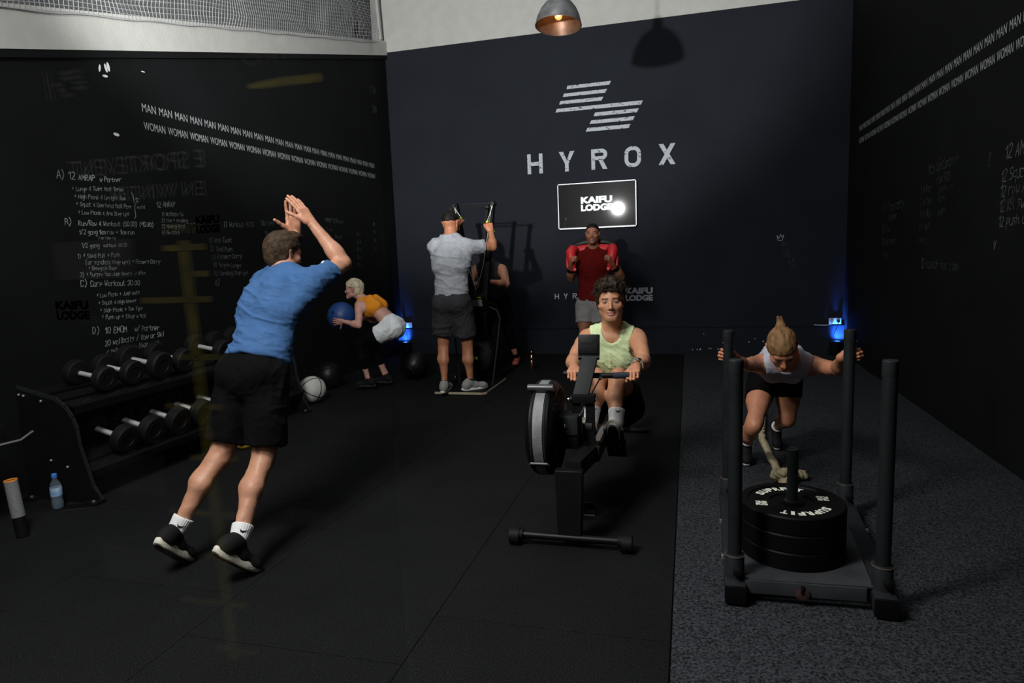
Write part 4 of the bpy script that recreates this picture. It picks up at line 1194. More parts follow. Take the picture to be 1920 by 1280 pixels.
def watch(root, W, D, face, r, band, bezel, dial):
    """Wrist watch: W wrist point, D forearm direction, face outward direction."""
    W = Vector(W); D = Vector(D).normalized(); f = Vector(face); f = (f - D * f.dot(D)).normalized(); x = D.cross(f)
    pts = [W + (f * math.cos(a) + x * math.sin(a) * .98) * r for a in [2 * math.pi * i / 28 for i in range(28)]]
    vs, fs = [], []
    for i, p in enumerate(pts):
        n = (p - W).normalized()
        for dd, nn in ((-.010, 0), (-.010, .004), (.010, .004), (.010, 0)): vs.append(p + D * dd + n * nn)
    for i in range(28):
        for k in range(4): fs.append((i * 4 + k, i * 4 + (k + 1) % 4, ((i + 1) % 28) * 4 + (k + 1) % 4, ((i + 1) % 28) * 4 + k))
    w = MB().add(vs, fs).build('watch', band, root)
    c = W + f * (r + .001)
    MB().lathe([(.017, 0), (.0195, .003), (.0195, .008), (.0165, .011)], c, f, 28).build('watch_case', bezel, w)
    MB().lathe([(.0160, .0095), (.0160, .0118)], c, f, 28).build('watch_dial', dial, w)
    return w


def tee(root, P, J, m, hem, sleeve=.62, g=.014, name='t_shirt', seed=1, amp=.007, sc=9, aniso=None, neck_r=.062, neck_drop=.0, flare=.02, h=.007, loose=1.0):
    up = P['up']; s = P['s']; pel = J['pel']; L = []
    hemp = pel + up * hem
    for p in pick(P, ('torso',), g):
        p.k = max(p.k, .05); L.append(cut(p, hemp, -up))
    wa = P['wa']
    L.append(cut(Pr(wa, hemp - up * .03, (.135 + g) * s * loose, (.150 + g + flare) * s * loose, .06, P['Rp'][1], .74), hemp, -up))
    L += pick(P, ('trap',), g * .9)
    for q in 'lr':
        sh, el = J['s' + q], J['e' + q]; d = nrm(el - sh); e = sh + (el - sh) * sleeve
        L.append(cut(Pr(sh, e + d * .06, .062 * s * loose + g * .8, .056 * s + g, .045), e, d))
    nk, hd = J['neck'], P['hd']; nd = nrm(hd - nk)
    L.append(Pr(nk + nd * (.018 - neck_drop), nk + nd * .16, neck_r * s, neck_r * s * 1.35, .01, None, 1, '', (), 'sub'))
    o = garment(name, L, m, root, h, amp, sc, seed, aniso)
    # collar rib
    R = P['Rc']; x, y, _ = basis(nd); pts = []
    for i in range(32):
        a = 2 * math.pi * i / 32
        pts.append(tuple(V3(nk + nd * (.006 - neck_drop)) + (np.array(x) * math.cos(a) + np.array(y) * math.sin(a)) * (neck_r + .010) * s))
    return o


def shorts(root, P, J, m, top=.075, frac=.78, g=.016, flare=.03, seed=3, amp=.008, sc=8, aniso=None, name='shorts', h=.007, fl=None):
    up = P['up']; s = P['s']; pel = J['pel']; L = []
    for p in pick(P, ('torso',), g)[:1] + pick(P, ('glute',), g):
        L.append(cut(p, pel + up * top, up))
    for q in 'lr':
        hp, kn = J['h' + q], J['k' + q]; d = nrm(kn - hp); fr_ = frac if not isinstance(frac, dict) else frac[q]
        e = hp + (kn - hp) * fr_
        L.append(cut(Pr(hp, e + d * .05, .098 * s + g, .082 * s + g + flare, .035), e, d))
    return garment(name, L, m, root, h, amp, sc, seed, aniso)


# ---- man in the blue T-shirt, mid broad jump
J = dict(head=(-2.300, 3.425, 1.603), neck=(-2.262, 3.365, 1.487), sl=(-2.430, 3.405, 1.428), sr=(-2.052, 3.300, 1.428), el=(-2.474, 3.672, 1.527), wl=(-2.312, 3.575, 1.718),
         er=(-1.995, 3.572, 1.534), wr=(-2.170, 3.545, 1.778), pel=(-2.275, 3.035, .985), hl=(-2.378, 3.050, .955), hr=(-2.186, 3.030, .955), chest=(-2.262, 3.235, 1.30), waist=(-2.270, 3.120, 1.12),
         kl=(-2.447, 2.920, .545), kr=(-2.200, 2.940, .525), al=(-2.572, 2.668, .190), ar=(-2.165, 2.636, .190), kfl=(.15, .75, -.5), kfr=(.15, .75, -.5))
HR = frame(F=(.34, .92, -.10), U=(.08, .12, 1))
root, Jl, P = person(J, HR, 'man in blue T-shirt and black shorts leaping with both hands raised', srgb(186, 136, 110), (.42, .17, .14), (.05, .03, .02), (.05, .06, .05), s=1.0, hs=1.06, bulk=1.04, stub=.35, haircol=(.06, .035, .02), key='light',
                     hands={'l': ((-.05, .05, 1), (.75, -.62, .1), -1, dict(curl=(6, 8, 6), thumb=(62, 4, 2), spread=3.5, size=1.12)), 'r': ((-.55, -.06, .82), (-.80, .23, -.53), 1, dict(curl=(4, 6, 5), thumb=(30, 5, 5), spread=3.0, size=1.12))}, h=.0075, base=(-2.35, 2.75, 0), hhand=.003)
tee(root, P, Jl, blue_cloth, .060, .60, .015, seed=2.3, amp=.009, sc=6.5, aniso=(.3, .3, 1.2), h=.0065)
shorts(root, P, Jl, black_cloth, .085, .84, .014, .008, 4.1, .015, 7, h=.0065)
MB().box(tuple(Jl['sr'] * .5 + Jl['er'] * .5 + V3(-.01, -.03, .068)), (.012, .05, .004), (0.9, .3, 0), (-.3, .9, .2), (0, -.2, 1)).build('sleeve_print', white_cloth, root)
hair(root, P, hair_m, (.026, .015, .008), .013, lambda x, y, z: np.minimum(z + .070 - 9 * np.clip(np.abs(x) - .060, 0, 1) * (y > -.03) * .25 + np.where(y > -.045, -(y + .045) * 1.05, 0), .2), .0045, 55, c2=(.055, .033, .018),
     extra=(lambda Q, R, s: El(Q(0, .045, .100), R, (.062 * s, .060 * s, .030 * s), .02),))
watch(root, Jl['wl'] + V3(.0, .0, -.012), Jl['wl'] - Jl['el'], (.8, .6, 0), .034, rubber_black, rubber_black, rubber_black)
for q, T, N in (('l', (-.06, .72, -.69), (-.10, .70, .71)), ('r', (.20, .70, -.69), (.12, .70, .71))):
    shoe(root, Jl['a' + q], T, N, (black_shoe, foam_sole, black_lace, brown_sole), .30, thick=1.35)
    sk = sock(root, Jl['a' + q], Jl['k' + q], .085, white_rib, .043, .047)
    # black tick mark on the sock
    A, K = Vector(Jl['a' + q]), Vector(Jl['k' + q]); d = (K - A).normalized(); f = Vector((.66, -.75, 0)); f = (f - d * f.dot(d)).normalized(); x = f.cross(d) * -1
    poly = [(-.022, .008), (-.016, -.006), (-.006, -.010), (.026, .010), (-.004, -.001), (-.014, .000)]
    MB().prism(poly, A + d * .045 + f * .0500, x, d, f * .002).build('tick_mark', black_cloth, sk)

# ---- man in the pale lime tank top on the rowing machine (faces the camera; his right is on the picture's left)
J = dict(head=(-.484, 4.215, 1.228), neck=(-.486, 4.335, 1.040), sr=(-.655, 4.305, .980), sl=(-.322, 4.305, .980), er=(-.712, 4.070, .868), el=(-.268, 4.070, .868), wr=(-.664, 3.830, .866), wl=(-.300, 3.830, .872),
         pel=(-.500, 4.560, .470), hr=(-.592, 4.560, .455), hl=(-.412, 4.560, .455), chest=(-.490, 4.395, .845), waist=(-.496, 4.525, .640),
         kr=(-.578, 4.185, .745), kl=(-.444, 4.185, .748), ar=(-.600, 3.985, .465), al=(-.440, 3.985, .455), kfl=(0, -.7, .7), kfr=(0, -.7, .7))
HR = frame(F=(.10, -.99, .03), U=(-.03, .02, 1))
root, Jl, P = person(J, HR, 'man with curly dark hair in pale lime tank top rowing', srgb(190, 136, 104), (.40, .19, .15), (.035, .022, .015), (.045, .03, .02), s=.97, hs=1.08, bulk=.94, stub=.22, haircol=(.03, .02, .012), key='tan', jaw=1.02,
                     hands={'r': ((.12, -.98, -.12), (0, -.1, -1), 1, dict(curl=(62, 85, 55), thumb=(30, 35, 30), spread=1)), 'l': ((-.12, -.98, -.12), (0, -.1, -1), -1, dict(curl=(62, 85, 55), thumb=(30, 35, 30), spread=1))}, h=.0075, hh=.0025, lid=.0016, hhand=.003)
# tank top: trunk with deep arm holes and a scooped neck
L = []
hemp = Jl['pel'] + P['up'] * .02
for p in pick(P, ('torso',), .012): p.k = .05; L.append(cut(p, hemp, -P['up']))
L += pick(P, ('trap',), .010)
R = P['Rc']; nd = nrm(P['hd'] - Jl['neck'])
for sg, q in ((1, 'r'), (-1, 'l')):
    sh = Jl['s' + q]
    L.append(El(sh + R[0] * sg * .045 + R[1] * .0 - R[2] * .030, R, (.100, .20, .125), .012, '', (), 'sub'))
L.append(El(Jl['neck'] + R[1] * .080 + R[2] * .030, R, (.062, .10, .095), .012, '', (), 'sub'))
L.append(Pr(Jl['neck'] + nd * -.005, Jl['neck'] + nd * .15, .064, .080, .012, None, 1, '', (), 'sub'))
tk = garment('tank_top', L, lime_cloth, root, .0065, .007, 10, 7.7, (.5, 0, .4))
shorts(root, P, Jl, black_cloth, .06, .62, .014, .015, 6.1, .008, 8)
for dx, z, an in ((-.115, .075, .25), (.105, .082, -.2)):
    c = Jl['neck'] + V3(dx, -.062, -.030); MB().bar(c + V3(-.017, 0, -.002), c + V3(.017, -.004, .006 if dx < 0 else -.006), .006, .006).build('shoulder_tab', black_cloth, tk)
for dx, dz in ((-.045, -.205), (.005, -.205), (.025, -.228), (-.045, -.262), (.005, -.262)):
    c = Jl['neck'] + V3(dx, -.168 - (dz + .2) * .25, dz); MB().box(c, (.013, .004, .004)).build('print_mark', dgrey_cloth, tk)
hair(root, P, hair_m, (.022, .013, .008), .016, lambda x, y, z: np.minimum(z - .012 + np.where(y < .03, .055 * np.clip((.03 - y) / .06, 0, 1), 0) - .22 * np.clip(y - .05, 0, 1) - .046 * np.clip((y - .02) / .04, 0, 1), .3), .007, 55, c2=(.035, .022, .013),
     extra=tuple((lambda Q, R, s, a=a, b=b, c=c, r=r: El(Q(a, b, c), R, (r * s, r * s, r * .9 * s), .012)) for a, b, c, r in
                 [(-.050, .060, .085, .022), (-.020, .074, .096, .024), (.020, .074, .096, .024), (.050, .058, .085, .022), (-.02, .03, .116, .030), (.03, .03, .114, .030)]))
strands(root, P, hair_m, (.030, .018, .011), 300, .044, 6.5, .0026, .030, .085, 8, .010, .8)
for q in 'lr':
    shoe(root, Jl['a' + q], (.02, -.72, .69) if q == 'l' else (-.02, -.72, .69), (0, .69, .72), (sand_shoe, white_sole, black_lace, black_sole), .285)
    sk = sock(root, Jl['a' + q], Jl['k' + q], .125, white_rib, .040, .046)
    A, K = Vector(Jl['a' + q]), Vector(Jl['k' + q]); d = (K - A).normalized(); f = Vector((.3, -1, 0)); f = (f - d * f.dot(d)).normalized(); x = f.cross(d) * -1
    MB().prism([(-.020, .006), (-.014, -.006), (-.005, -.009), (.022, .009), (-.004, -.002), (-.013, -.001)], A + d * .10 + f * .0510, x, d, f * .002).build('tick_mark', black_cloth, sk)
watch(root, Jl['wl'] + (Jl['el'] - Jl['wl']) * .16, Jl['wl'] - Jl['el'], (.1, -.35, 1), .034, mat('pale_watch_strap', (.42, .38, .30), .6), steel_m, rubber_black)

# ---- woman pushing the sled (faces the camera, bent far forward)
J = dict(head=(.538, 4.175, .932), neck=(.596, 4.375, .872), sr=(.420, 4.430, .790), sl=(.775, 4.430, .782), er=(.322, 4.205, .820), el=(.850, 4.200, .800), wr=(.262, 3.992, .902), wl=(.822, 3.992, .905),
         pel=(.575, 4.870, .640), hr=(.495, 4.860, .600), hl=(.665, 4.860, .600), chest=(.590, 4.580, .760), waist=(.580, 4.740, .700),
         kr=(.410, 4.500, .360), kl=(.660, 4.800, .330), ar=(.395, 4.850, .145), al=(.640, 5.230, .165), kfr=(0, -.9, -.3), kfl=(0, -.9, -.3))
HR = frame(F=(.04, -.66, -.75), U=(-.10, -.75, .66))
root, Jl, P = person(J, HR, 'woman with tied-back hair pushing the weighted sled', srgb(180, 122, 93), (.36, .15, .12), (.10, .06, .035), (.04, .03, .02), s=.90, hs=1.08, sex='f', bulk=1.02, haircol=(.1, .06, .03), key='tan',
                     hands={'r': ((-.93, -.12, .25), (0, -1, .1), 1, dict(curl=(62, 72, 45), thumb=(38, 10, 5), spread=4)), 'l': ((.93, -.12, .25), (0, -1, .1), -1, dict(curl=(62, 72, 45), thumb=(38, 10, 5), spread=4))}, h=.007, lid=.002)
L = []
lo = P['wa'] + P['up'] * .04
for p in pick(P, ('torso',), .008): p.k = .045; L.append(cut(p, lo, -P['up']))
L += pick(P, ('trap',), .006)
R = P['Rc']; nd = nrm(P['hd'] - Jl['neck'])
for sg, q in ((1, 'r'), (-1, 'l')):
    L.append(El(Jl['s' + q] + R[0] * sg * .025 - R[2] * .01, R, (.085, .17, .105), .012, '', (), 'sub'))
L.append(El(Jl['neck'] + R[1] * .075 - R[2] * .0, R, (.066, .10, .085), .012, '', (), 'sub'))
L.append(Pr(Jl['neck'], Jl['neck'] + nd * .14, .062, .075, .012, None, 1, '', (), 'sub'))
garment('sports_top', L, lav_cloth, root, .0065, .003, 12, 5.5)
shorts(root, P, Jl, black_cloth, .17, .42, .010, .004, 9.1, .004, 10)
hair(root, P, hair_m, (.16, .085, .036), .006, lambda x, y, z: np.minimum(z + .05 + np.where(y > -.02, -(y + .02) * 1.02, 0), .3), .0022, 80, c2=(.25, .14, .062),
     extra=(lambda Q, R, s: El(Q(0, -.075, .088), R, (.026 * s, .026 * s, .022 * s), .02), lambda Q, R, s: Pr(Q(0, -.085, .095), Q(.010, -.120, .128), .019 * s, .009 * s, .02), lambda Q, R, s: Pr(Q(0, -.085, .095), Q(-.006, -.125, .116), .018 * s, .008 * s, .02)))
for q, T, N in (('r', (-.02, -.86, -.42), (0, -.42, .9)), ('l', (.02, -.80, -.55), (0, -.55, .83))):
    shoe(root, Jl['a' + q], T, N, (black_shoe, white_sole, grey_lace), .25)
    sock(root, Jl['a' + q], Jl['k' + q], .06, white_rib, .036, .037)

# ---- man in the light grey T-shirt at the ski machine (back to the camera)
J = dict(head=(-2.531, 6.930, 1.905), neck=(-2.518, 6.880, 1.735), sl=(-2.716, 6.895, 1.655), sr=(-2.318, 6.895, 1.640), el=(-2.775, 7.190, 1.665), wl=(-2.600, 7.290, 1.860), er=(-2.108, 7.090, 1.628), wr=(-2.170, 7.260, 1.800),
         pel=(-2.532, 6.850, 1.090), hl=(-2.630, 6.850, 1.045), hr=(-2.432, 6.850, 1.042), kl=(-2.670, 6.880, .560), kr=(-2.408, 6.950, .545), al=(-2.650, 6.800, .140), ar=(-2.386, 6.925, .140), kfl=(0, 1, 0), kfr=(0.1, 1, 0))
HR = frame(F=(.05, .99, .02), U=(-.01, .02, 1))
root, Jl, P = person(J, HR, 'man in light grey T-shirt pulling at the ski machine, back turned', srgb(176, 118, 88), (.3, .13, .11), (.02, .015, .012), (.03, .02, .015), s=1.06, hs=1.10, bulk=1.0, key='brown',
                     hands={'r': ((-.25, .1, .95), (-.55, .80, .1), 1, dict(curl=(70, 85, 50), thumb=(25, 30, 20), spread=1)), 'l': ((.25, .1, .95), (.55, .80, .1), -1, dict(curl=(70, 85, 50), thumb=(25, 30, 20), spread=1))}, h=.010, hh=.004)
tee(root, P, Jl, grey_cloth, -.005, .60, .018, seed=12.3, amp=.010, sc=5.0, aniso=(.25, 0, 1), flare=.012, h=.008)
shorts(root, P, Jl, dgrey_cloth, .05, .76, .020, .012, 14.1, .010, 8, h=.008)
hair(root, P, hair_m, (.006, .005, .0045), .006, lambda x, y, z: np.minimum(z - .022 + np.where(y < 0, .0, -.6 * y), .3), .003, 90, h=.004)
for q, T in (('l', (-.10, 1, 0)), ('r', (.75, .66, 0))):
    shoe(root, Jl['a' + q], T, (0, 0, 1), (grey_shoe, white_sole, grey_lace), .31)
    sock(root, Jl['a' + q], Jl['k' + q], .03, dgrey_cloth, .042, .043)

# ---- man in the dark red T-shirt carrying the bag (faces the camera)
J = dict(head=(-1.138, 8.130, 1.745), neck=(-1.140, 8.205, 1.560), sr=(-1.318, 8.200, 1.475), sl=(-.962, 8.200, 1.475), er=(-1.425, 8.160, 1.215), el=(-.802, 8.160, 1.215), wr=(-1.395, 7.985, 1.372), wl=(-.885, 7.985, 1.372),
         pel=(-1.170, 8.200, .915), hr=(-1.262, 8.200, .870), hl=(-1.082, 8.200, .870), kr=(-1.265, 8.080, .450), kl=(-1.060, 8.150, .450), ar=(-1.275, 8.180, .090), al=(-1.050, 8.250, .090), kfl=(0, -1, 0), kfr=(0, -1, 0))
HR = frame(F=(.02, -1, .06), U=(0, .06, 1))
root, Jl, P = person(J, HR, 'man in dark red T-shirt carrying a red bag across his shoulders', srgb(150, 98, 72), (.26, .11, .10), (.015, .012, .01), (.02, .015, .012), s=1.0, hs=1.07, bulk=1.04, stub=.45, haircol=(.02, .015, .012), key='brown',
                     hands={'r': ((.30, -.55, .78), (.85, .40, -.1), 1, dict(curl=(60, 80, 50), thumb=(20, 30, 25), spread=1, size=1.1)), 'l': ((-.30, -.55, .78), (-.85, .40, -.1), -1, dict(curl=(60, 80, 50), thumb=(20, 30, 25), spread=1, size=1.1))}, h=.010, hh=.0035)
RED_J, RED_P = Jl, P
tee(root, P, Jl, red_cloth, .03, .55, .012, seed=22.3, amp=.007, sc=8, flare=.0, h=.008)
shorts(root, P, Jl, mgrey_cloth, .06, .52, .018, .008, 24.1, .007, 8, h=.008)
under = [cut(Pr(Jl['h' + q], Jl['k' + q], .088, .068, .03), Jl['h' + q] + (Jl['k' + q] - Jl['h' + q]) * .72, Jl['k' + q] - Jl['h' + q]) for q in 'lr']
garment('under_tights', under, black_cloth, root, .008, 0)
hair(root, P, hair_m, (.006, .0055, .005), .005, lambda x, y, z: np.minimum(z - .030 + np.where(y < .0, .03, -.55 * y), .3), .002, 90, h=.004)
for q in 'lr':
    MB().cyl(Jl['w' + q] * .62 + Jl['e' + q] * .38, Jl['w' + q] * .80 + Jl['e' + q] * .20, .044, .042, 20).build('wrist_band', black_cloth, root)
    shoe(root, Jl['a' + q], (.1 if q == 'l' else -.1, -1, 0), (0, 0, 1), (black_shoe, white_sole, grey_lace), .29)
    sock(root, Jl['a' + q], Jl['k' + q], .09, black_cloth, .042, .046)

# ---- blonde woman squatting with the ball (seen from the side, facing left)
J = dict(head=(-3.850, 7.090, 1.200), neck=(-3.735, 7.110, 1.060), sl=(-3.730, 6.960, 1.010), sr=(-3.760, 7.270, 1.020), el=(-3.690, 6.850, .795), wl=(-3.900, 6.870, .842), er=(-3.720, 7.330, .800), wr=(-3.945, 7.300, .842),
         pel=(-3.375, 7.060, .760), hl=(-3.370, 6.970, .725), hr=(-3.390, 7.150, .725), chest=(-3.610, 7.105, .985), waist=(-3.480, 7.080, .880), kl=(-3.760, 6.930, .560), kr=(-3.740, 7.210, .560), al=(-3.690, 6.990, .130), ar=(-3.580, 7.230, .130), kfl=(-.8, 0, .5), kfr=(-.8, 0, .5))
HR = frame(F=(-.985, -.15, .06), U=(.06, 0, 1))
root, Jl, P = person(J, HR, 'woman with short blonde hair in orange top squatting with a ball', srgb(206, 156, 140), (.40, .17, .15), (.22, .16, .09), (.05, .06, .07), s=.92, hs=1.0, sex='f', bulk=.98, haircol=(.5, .42, .25), key='pale',
                     hands={'l': ((-.93, .12, -.05), (-.1, 1, .1), 1, dict(curl=(10, 14, 10), thumb=(55, 5, 5), spread=9)), 'r': ((-.93, -.12, -.05), (-.1, -1, .1), -1, dict(curl=(10, 14, 10), thumb=(55, 5, 5), spread=9))}, h=.009, hh=.0035)
L = []
lo = P['wa'] + P['up'] * .075
for p in pick(P, ('torso',), .009): p.k = .045; L.append(cut(p, lo, -P['up']))
R = P['Rc']; L += pick(P, ('trap',), .005)
for sg, q in ((1, 'r'), (-1, 'l')):
    L.append(El(Jl['s' + q] + R[0] * sg * .03 + R[1] * .03, R, (.095, .13, .115), .012, '', (), 'sub'))
L.append(El(Jl['neck'] + R[2] * .04, R, (.062, .12, .09), .012, '', (), 'sub'))
garment('sports_top', L, orange_cloth, root, .007, .002, 12, 5.5)
tights = [p.grow(.006) for p in P['B'] if p.tag[:2] in ('th', 'kn', 'sh', 'gl')] + [cut(p, Jl['pel'] + P['up'] * .04, P['up']) for p in pick(P, ('torso',), .006)[:1]]
for p in tights:
    if p.tag in ('shl', 'shr'):
        q = p.tag[2]; cut(p, Jl['k' + q] + (Jl['a' + q] - Jl['k' + q]) * .66, Jl['a' + q] - Jl['k' + q])
garment('leggings', tights, mat('black_leggings', (.0025, .0025, .003), .8, spec=.06, bump=.1), root, .008, .002, 12, 3)
shorts(root, P, Jl, offwhite_cloth, .085, .36, .018, .020, 34.1, .009, 9, h=.008)
hair(root, P, hair_m, (.55, .47, .30), .016, lambda x, y, z: np.minimum(z + .055 + np.where(y > -.035, -(y + .035) * .95, 0), np.where((np.abs(x) > .045) & (y > -.034), z - .024, .3)), .005, 60, c2=(.68, .62, .46), h=.004)
for q, T in (('l', (-.97, -.05, 0)), ('r', (-.97, .05, 0))):
    shoe(root, Jl['a' + q], T, (0, 0, 1), (black_shoe, dgrey_cloth, black_lace), .26)

# ---- person working behind the ski machines (faces the camera, mostly hidden)
J = dict(head=(-2.620, 8.380, 1.560), neck=(-2.610, 8.520, 1.430), sr=(-2.800, 8.530, 1.345), sl=(-2.410, 8.530, 1.345), er=(-2.840, 8.360, 1.130), el=(-2.330, 8.410, 1.150), wr=(-2.640, 8.200, 1.180), wl=(-2.530, 8.210, 1.200),
         pel=(-2.590, 8.760, .940), hr=(-2.680, 8.740, .900), hl=(-2.490, 8.740, .900), kr=(-2.690, 8.580, .500), kl=(-2.400, 8.620, .500), ar=(-2.690, 8.700, .100), al=(-2.330, 8.780, .100), kfl=(0, -1, 0), kfr=(0, -1, 0))
HR = frame(F=(0, -.9, -.42), U=(0, -.42, .9))
root, Jl, P = person(J, HR, 'person in dark tank top bending behind the ski machines', srgb(196, 136, 110), (.36, .15, .12), (.06, .03, .02), (.03, .02, .02), s=1.0, hs=1.02, bulk=1.0, key='pale',
                     hands={'r': ((.2, -.5, -.8), (.9, .1, 0), 1, dict(curl=(70, 80, 50))), 'l': ((-.2, -.5, -.8), (-.9, .1, 0), -1, dict(curl=(70, 80, 50)))}, h=.011, hh=.0045)
L = []
for p in pick(P, ('torso',), .014): p.k = .05; L.append(cut(p, Jl['pel'] + P['up'] * .02, -P['up']))
L += pick(P, ('trap',), .008); R = P['Rc']
for sg, q in ((1, 'r'), (-1, 'l')): L.append(El(Jl['s' + q] + R[0] * sg * .03 - R[2] * .02, R, (.09, .2, .12), .012, '', (), 'sub'))
garment('tank_top', L, dgrey_cloth, root, .009, .006, 9, 1.5)
shorts(root, P, Jl, black_cloth, .06, .7, .016, .01, 2.1, .006, 8, h=.01)
tights = [p.grow(.006) for p in P['B'] if p.tag[:2] in ('th', 'kn', 'sh')]
for p in tights:
    if p.tag in ('shl', 'shr'):
        q = p.tag[2]; cut(p, Jl['k' + q] + (Jl['a' + q] - Jl['k' + q]) * .62, Jl['a' + q] - Jl['k' + q])
garment('leggings', tights, bpy.data.materials['black_leggings'], root, .010, 0)
hair(root, P, hair_m, (.10, .035, .018), .014, lambda x, y, z: np.minimum(z - .01 + np.where(y < 0, .03, -.5 * y), .3), .004, 60, h=.005)
red_shoe = mat('red_patterned_shoe', (.55, .03, .02), .7, c2=(.20, .12, .10), vscale=60)
for q in 'lr':
    shoe(root, Jl['a' + q], (.1, -1, 0), (0, 0, 1), (red_shoe, white_sole, grey_lace), .28)
    sock(root, Jl['a' + q], Jl['k' + q], .07, black_cloth, .042, .046)
# ------------------------------------------------------------------ equipment
M_blk_metal = mat('black_powder_coat', (.0045, .0047, .0055), .55, spec=.12, var=.15, bump=.1, bscale=200)
M_blk_plastic = mat('black_plastic', (.003, .003, .0034), .45, spec=.22, bump=.08, bscale=150)
M_dk_grey = mat('dark_grey_paint', (.0145, .016, .018), .6, spec=.2, var=.15, vscale=12, bump=.12, bscale=160)
M_post = mat('dark_green_grey_tube_paint', (.0105, .0135, .0145), .5, spec=.2, var=.2, vscale=5, bump=.1, bscale=120)
M_sled_plate = mat('worn_grey_steel_plate', (.036, .039, .043), .6, spec=.2, var=.25, vscale=4, bump=.15, bscale=90)
M_alu = mat('brushed_aluminium', (.62, .63, .64), .42, metal=.9, var=.08, vscale=30, bump=.15, bscale=160, stretch=(1, 12, 1))
M_chrome = mat('chrome', (.80, .80, .80), .18, metal=1.0)
M_knurl = mat('knurled_chrome', (.62, .63, .64), .38, metal=.55, bump=.7, bscale=500)
M_copper = mat('copper', (.62, .26, .15), .28, metal=1.0)
M_cordw = mat('white_cord', (.62, .63, .62), .8)
M_yellow = mat('yellow_vinyl', (.75, .50, .01), .5)
M_lime = mat('lime_grip', (.55, .75, .03), .6)
M_red_vinyl = mat('red_vinyl', (.62, .022, .028), .45, var=.08, bump=.15, bscale=60)
M_rope = mat('hemp_rope', (.36, .31, .19), .95, var=.2, vscale=60, bump=.9, bscale=140)
M_white_print2 = mat('cream_rubber_print', (.70, .72, .62), .7)
M_copper_wire = mat('brass_seam', (.085, .062, .045), .6)

# ---- television on the back wall
tv = thing('television', 'wall-mounted television with silver frame showing a two-line logo', 'television', (-1.296, YB - .05, 2.195))
W, Hh = 1.146, .662
MB().box((0, .022, 0), (W - .02, .05, Hh - .02), ch=.006).build('back_case', M_blk_plastic, tv)
fb = MB(); t_ = .016
fb.box((0, -.005, Hh / 2 - t_ / 2), (W, .022, t_)).box((0, -.005, -Hh / 2 + t_ * .7), (W, .022, t_ * 1.4)).box((-W / 2 + t_ / 2, -.005, 0), (t_, .022, Hh)).box((W / 2 - t_ / 2, -.005, 0), (t_, .022, Hh))
fb.build('frame', mat('silver_frame', (.30, .31, .32), .4, metal=.5), tv, bevel=.002)
m_, t__, b_ = nt_new('glossy_lit_screen')
b_.inputs['Base Color'].default_value = (.006, .006, .007, 1); b_.inputs['Roughness'].default_value = .035; b_.inputs['Specular IOR Level'].default_value = .5
b_.inputs['Coat Weight'].default_value = .04; b_.inputs['Coat Roughness'].default_value = .30
b_.inputs['Emission Color'].default_value = (.75, .78, .72, 1); b_.inputs['Emission Strength'].default_value = .006
scr = MB().box((0, -.001, .003), (W - .03, .012, Hh - .036)).build('screen', m_, tv)
M_scr_txt = mat('lit_screen_lettering', (.1, .1, .1), .3, emis=(.75, .92, 1.0), estr=.75)
for tx, z0, z1 in (('KAIFU', .030, .128), ('LODGE', -.078, .018)):
    me = fit(text_mesh(tx, 1, .055), -.230, .226, z0, z1); on_plane(me, (0, -.007, 0), (1, 0, 0), (0, 0, 1), 'lettering', M_scr_txt, scr, .0008)
MB().box((.10, -.004, -Hh / 2 - .006), (.05, .016, .012), ch=.003).build('sensor', M_blk_plastic, tv)

# ---- pendant lamp
pl = thing('pendant_lamp', 'weathered metal dome pendant lamp with glowing bulb', 'lamp', (-1.072, 5.85, 3.462))
prof_o = [(.196, 0), (.194, .02), (.180, .075), (.155, .130), (.118, .180), (.075, .212), (.040, .228), (.036, .30), (.018, .31)]
prof_i = [(.012, .305), (.030, .222), (.070, .205), (.112, .174), (.149, .126), (.174, .073), (.188, .02), (.190, 0)]
MB().lathe(prof_o + prof_i, (0, 0, 0), (0, 0, 1), 48, close=True).build('shade', mat('aged_zinc', (.10, .10, .104), .5, metal=.7, var=.35, vscale=9, bump=.15, bscale=60), pl, smooth=.9)
MB().lathe([(.1885, .001), (.173, .073), (.148, .126), (.111, .173), (.069, .203), (.031, .219), (.031, .216), (.068, .200), (.110, .170), (.147, .123), (.172, .070), (.187, .001)], (0, 0, 0), (0, 0, 1), 48, close=True).build('shade_lining', mat('copper_brown_lining', (.10, .055, .034), .45, metal=.6, var=.3, vscale=12), pl, smooth=.9)
MB().tube([(math.cos(a) * .196, math.sin(a) * .196, .0) for a in [2 * math.pi * i / 48 for i in range(48)]], .004, 6, closed=True).build('rim', mat('rusty_rim', (.10, .055, .035), .6, metal=.4), pl)
MB().lathe([(.020, .215), (.022, .16), (.014, .155)], n=20).build('socket', M_blk_plastic, pl)
gm = bpy.data.materials.new('amber_bulb_glass'); gm.use_nodes = True; gt = gm.node_tree; gb = gt.nodes['Principled BSDF']
gb.inputs['Base Color'].default_value = (1, .72, .42, 1); gb.inputs['Roughness'].default_value = .05; gb.inputs['Alpha'].default_value = .22
bulb = MB().lathe([(.012, .158), (.018, .140), (.030, .112), (.034, .088), (.030, .066), (.018, .052), (.002, .048)], n=28).build('bulb', gm, pl, smooth=1.2)
fil = MB()
for i in range(6):
    a = 2 * math.pi * i / 6; a2 = a + .5
    fil.tube([(.006 * math.cos(a), .006 * math.sin(a), .135), (.016 * math.cos(a), .016 * math.sin(a), .112), (.010 * math.cos(a2), .010 * math.sin(a2), .080)], .0022, 5)
fil.build('filament', mat('glowing_filament', (1, .5, .2), .5, emis=(1, .52, .20), estr=60), bulb)
MB().tube([(0, 0, .30), (.004, .003, 1.2), (0, 0, ZC - 3.462)], .005, 8).build('cord', M_blk_plastic, pl)
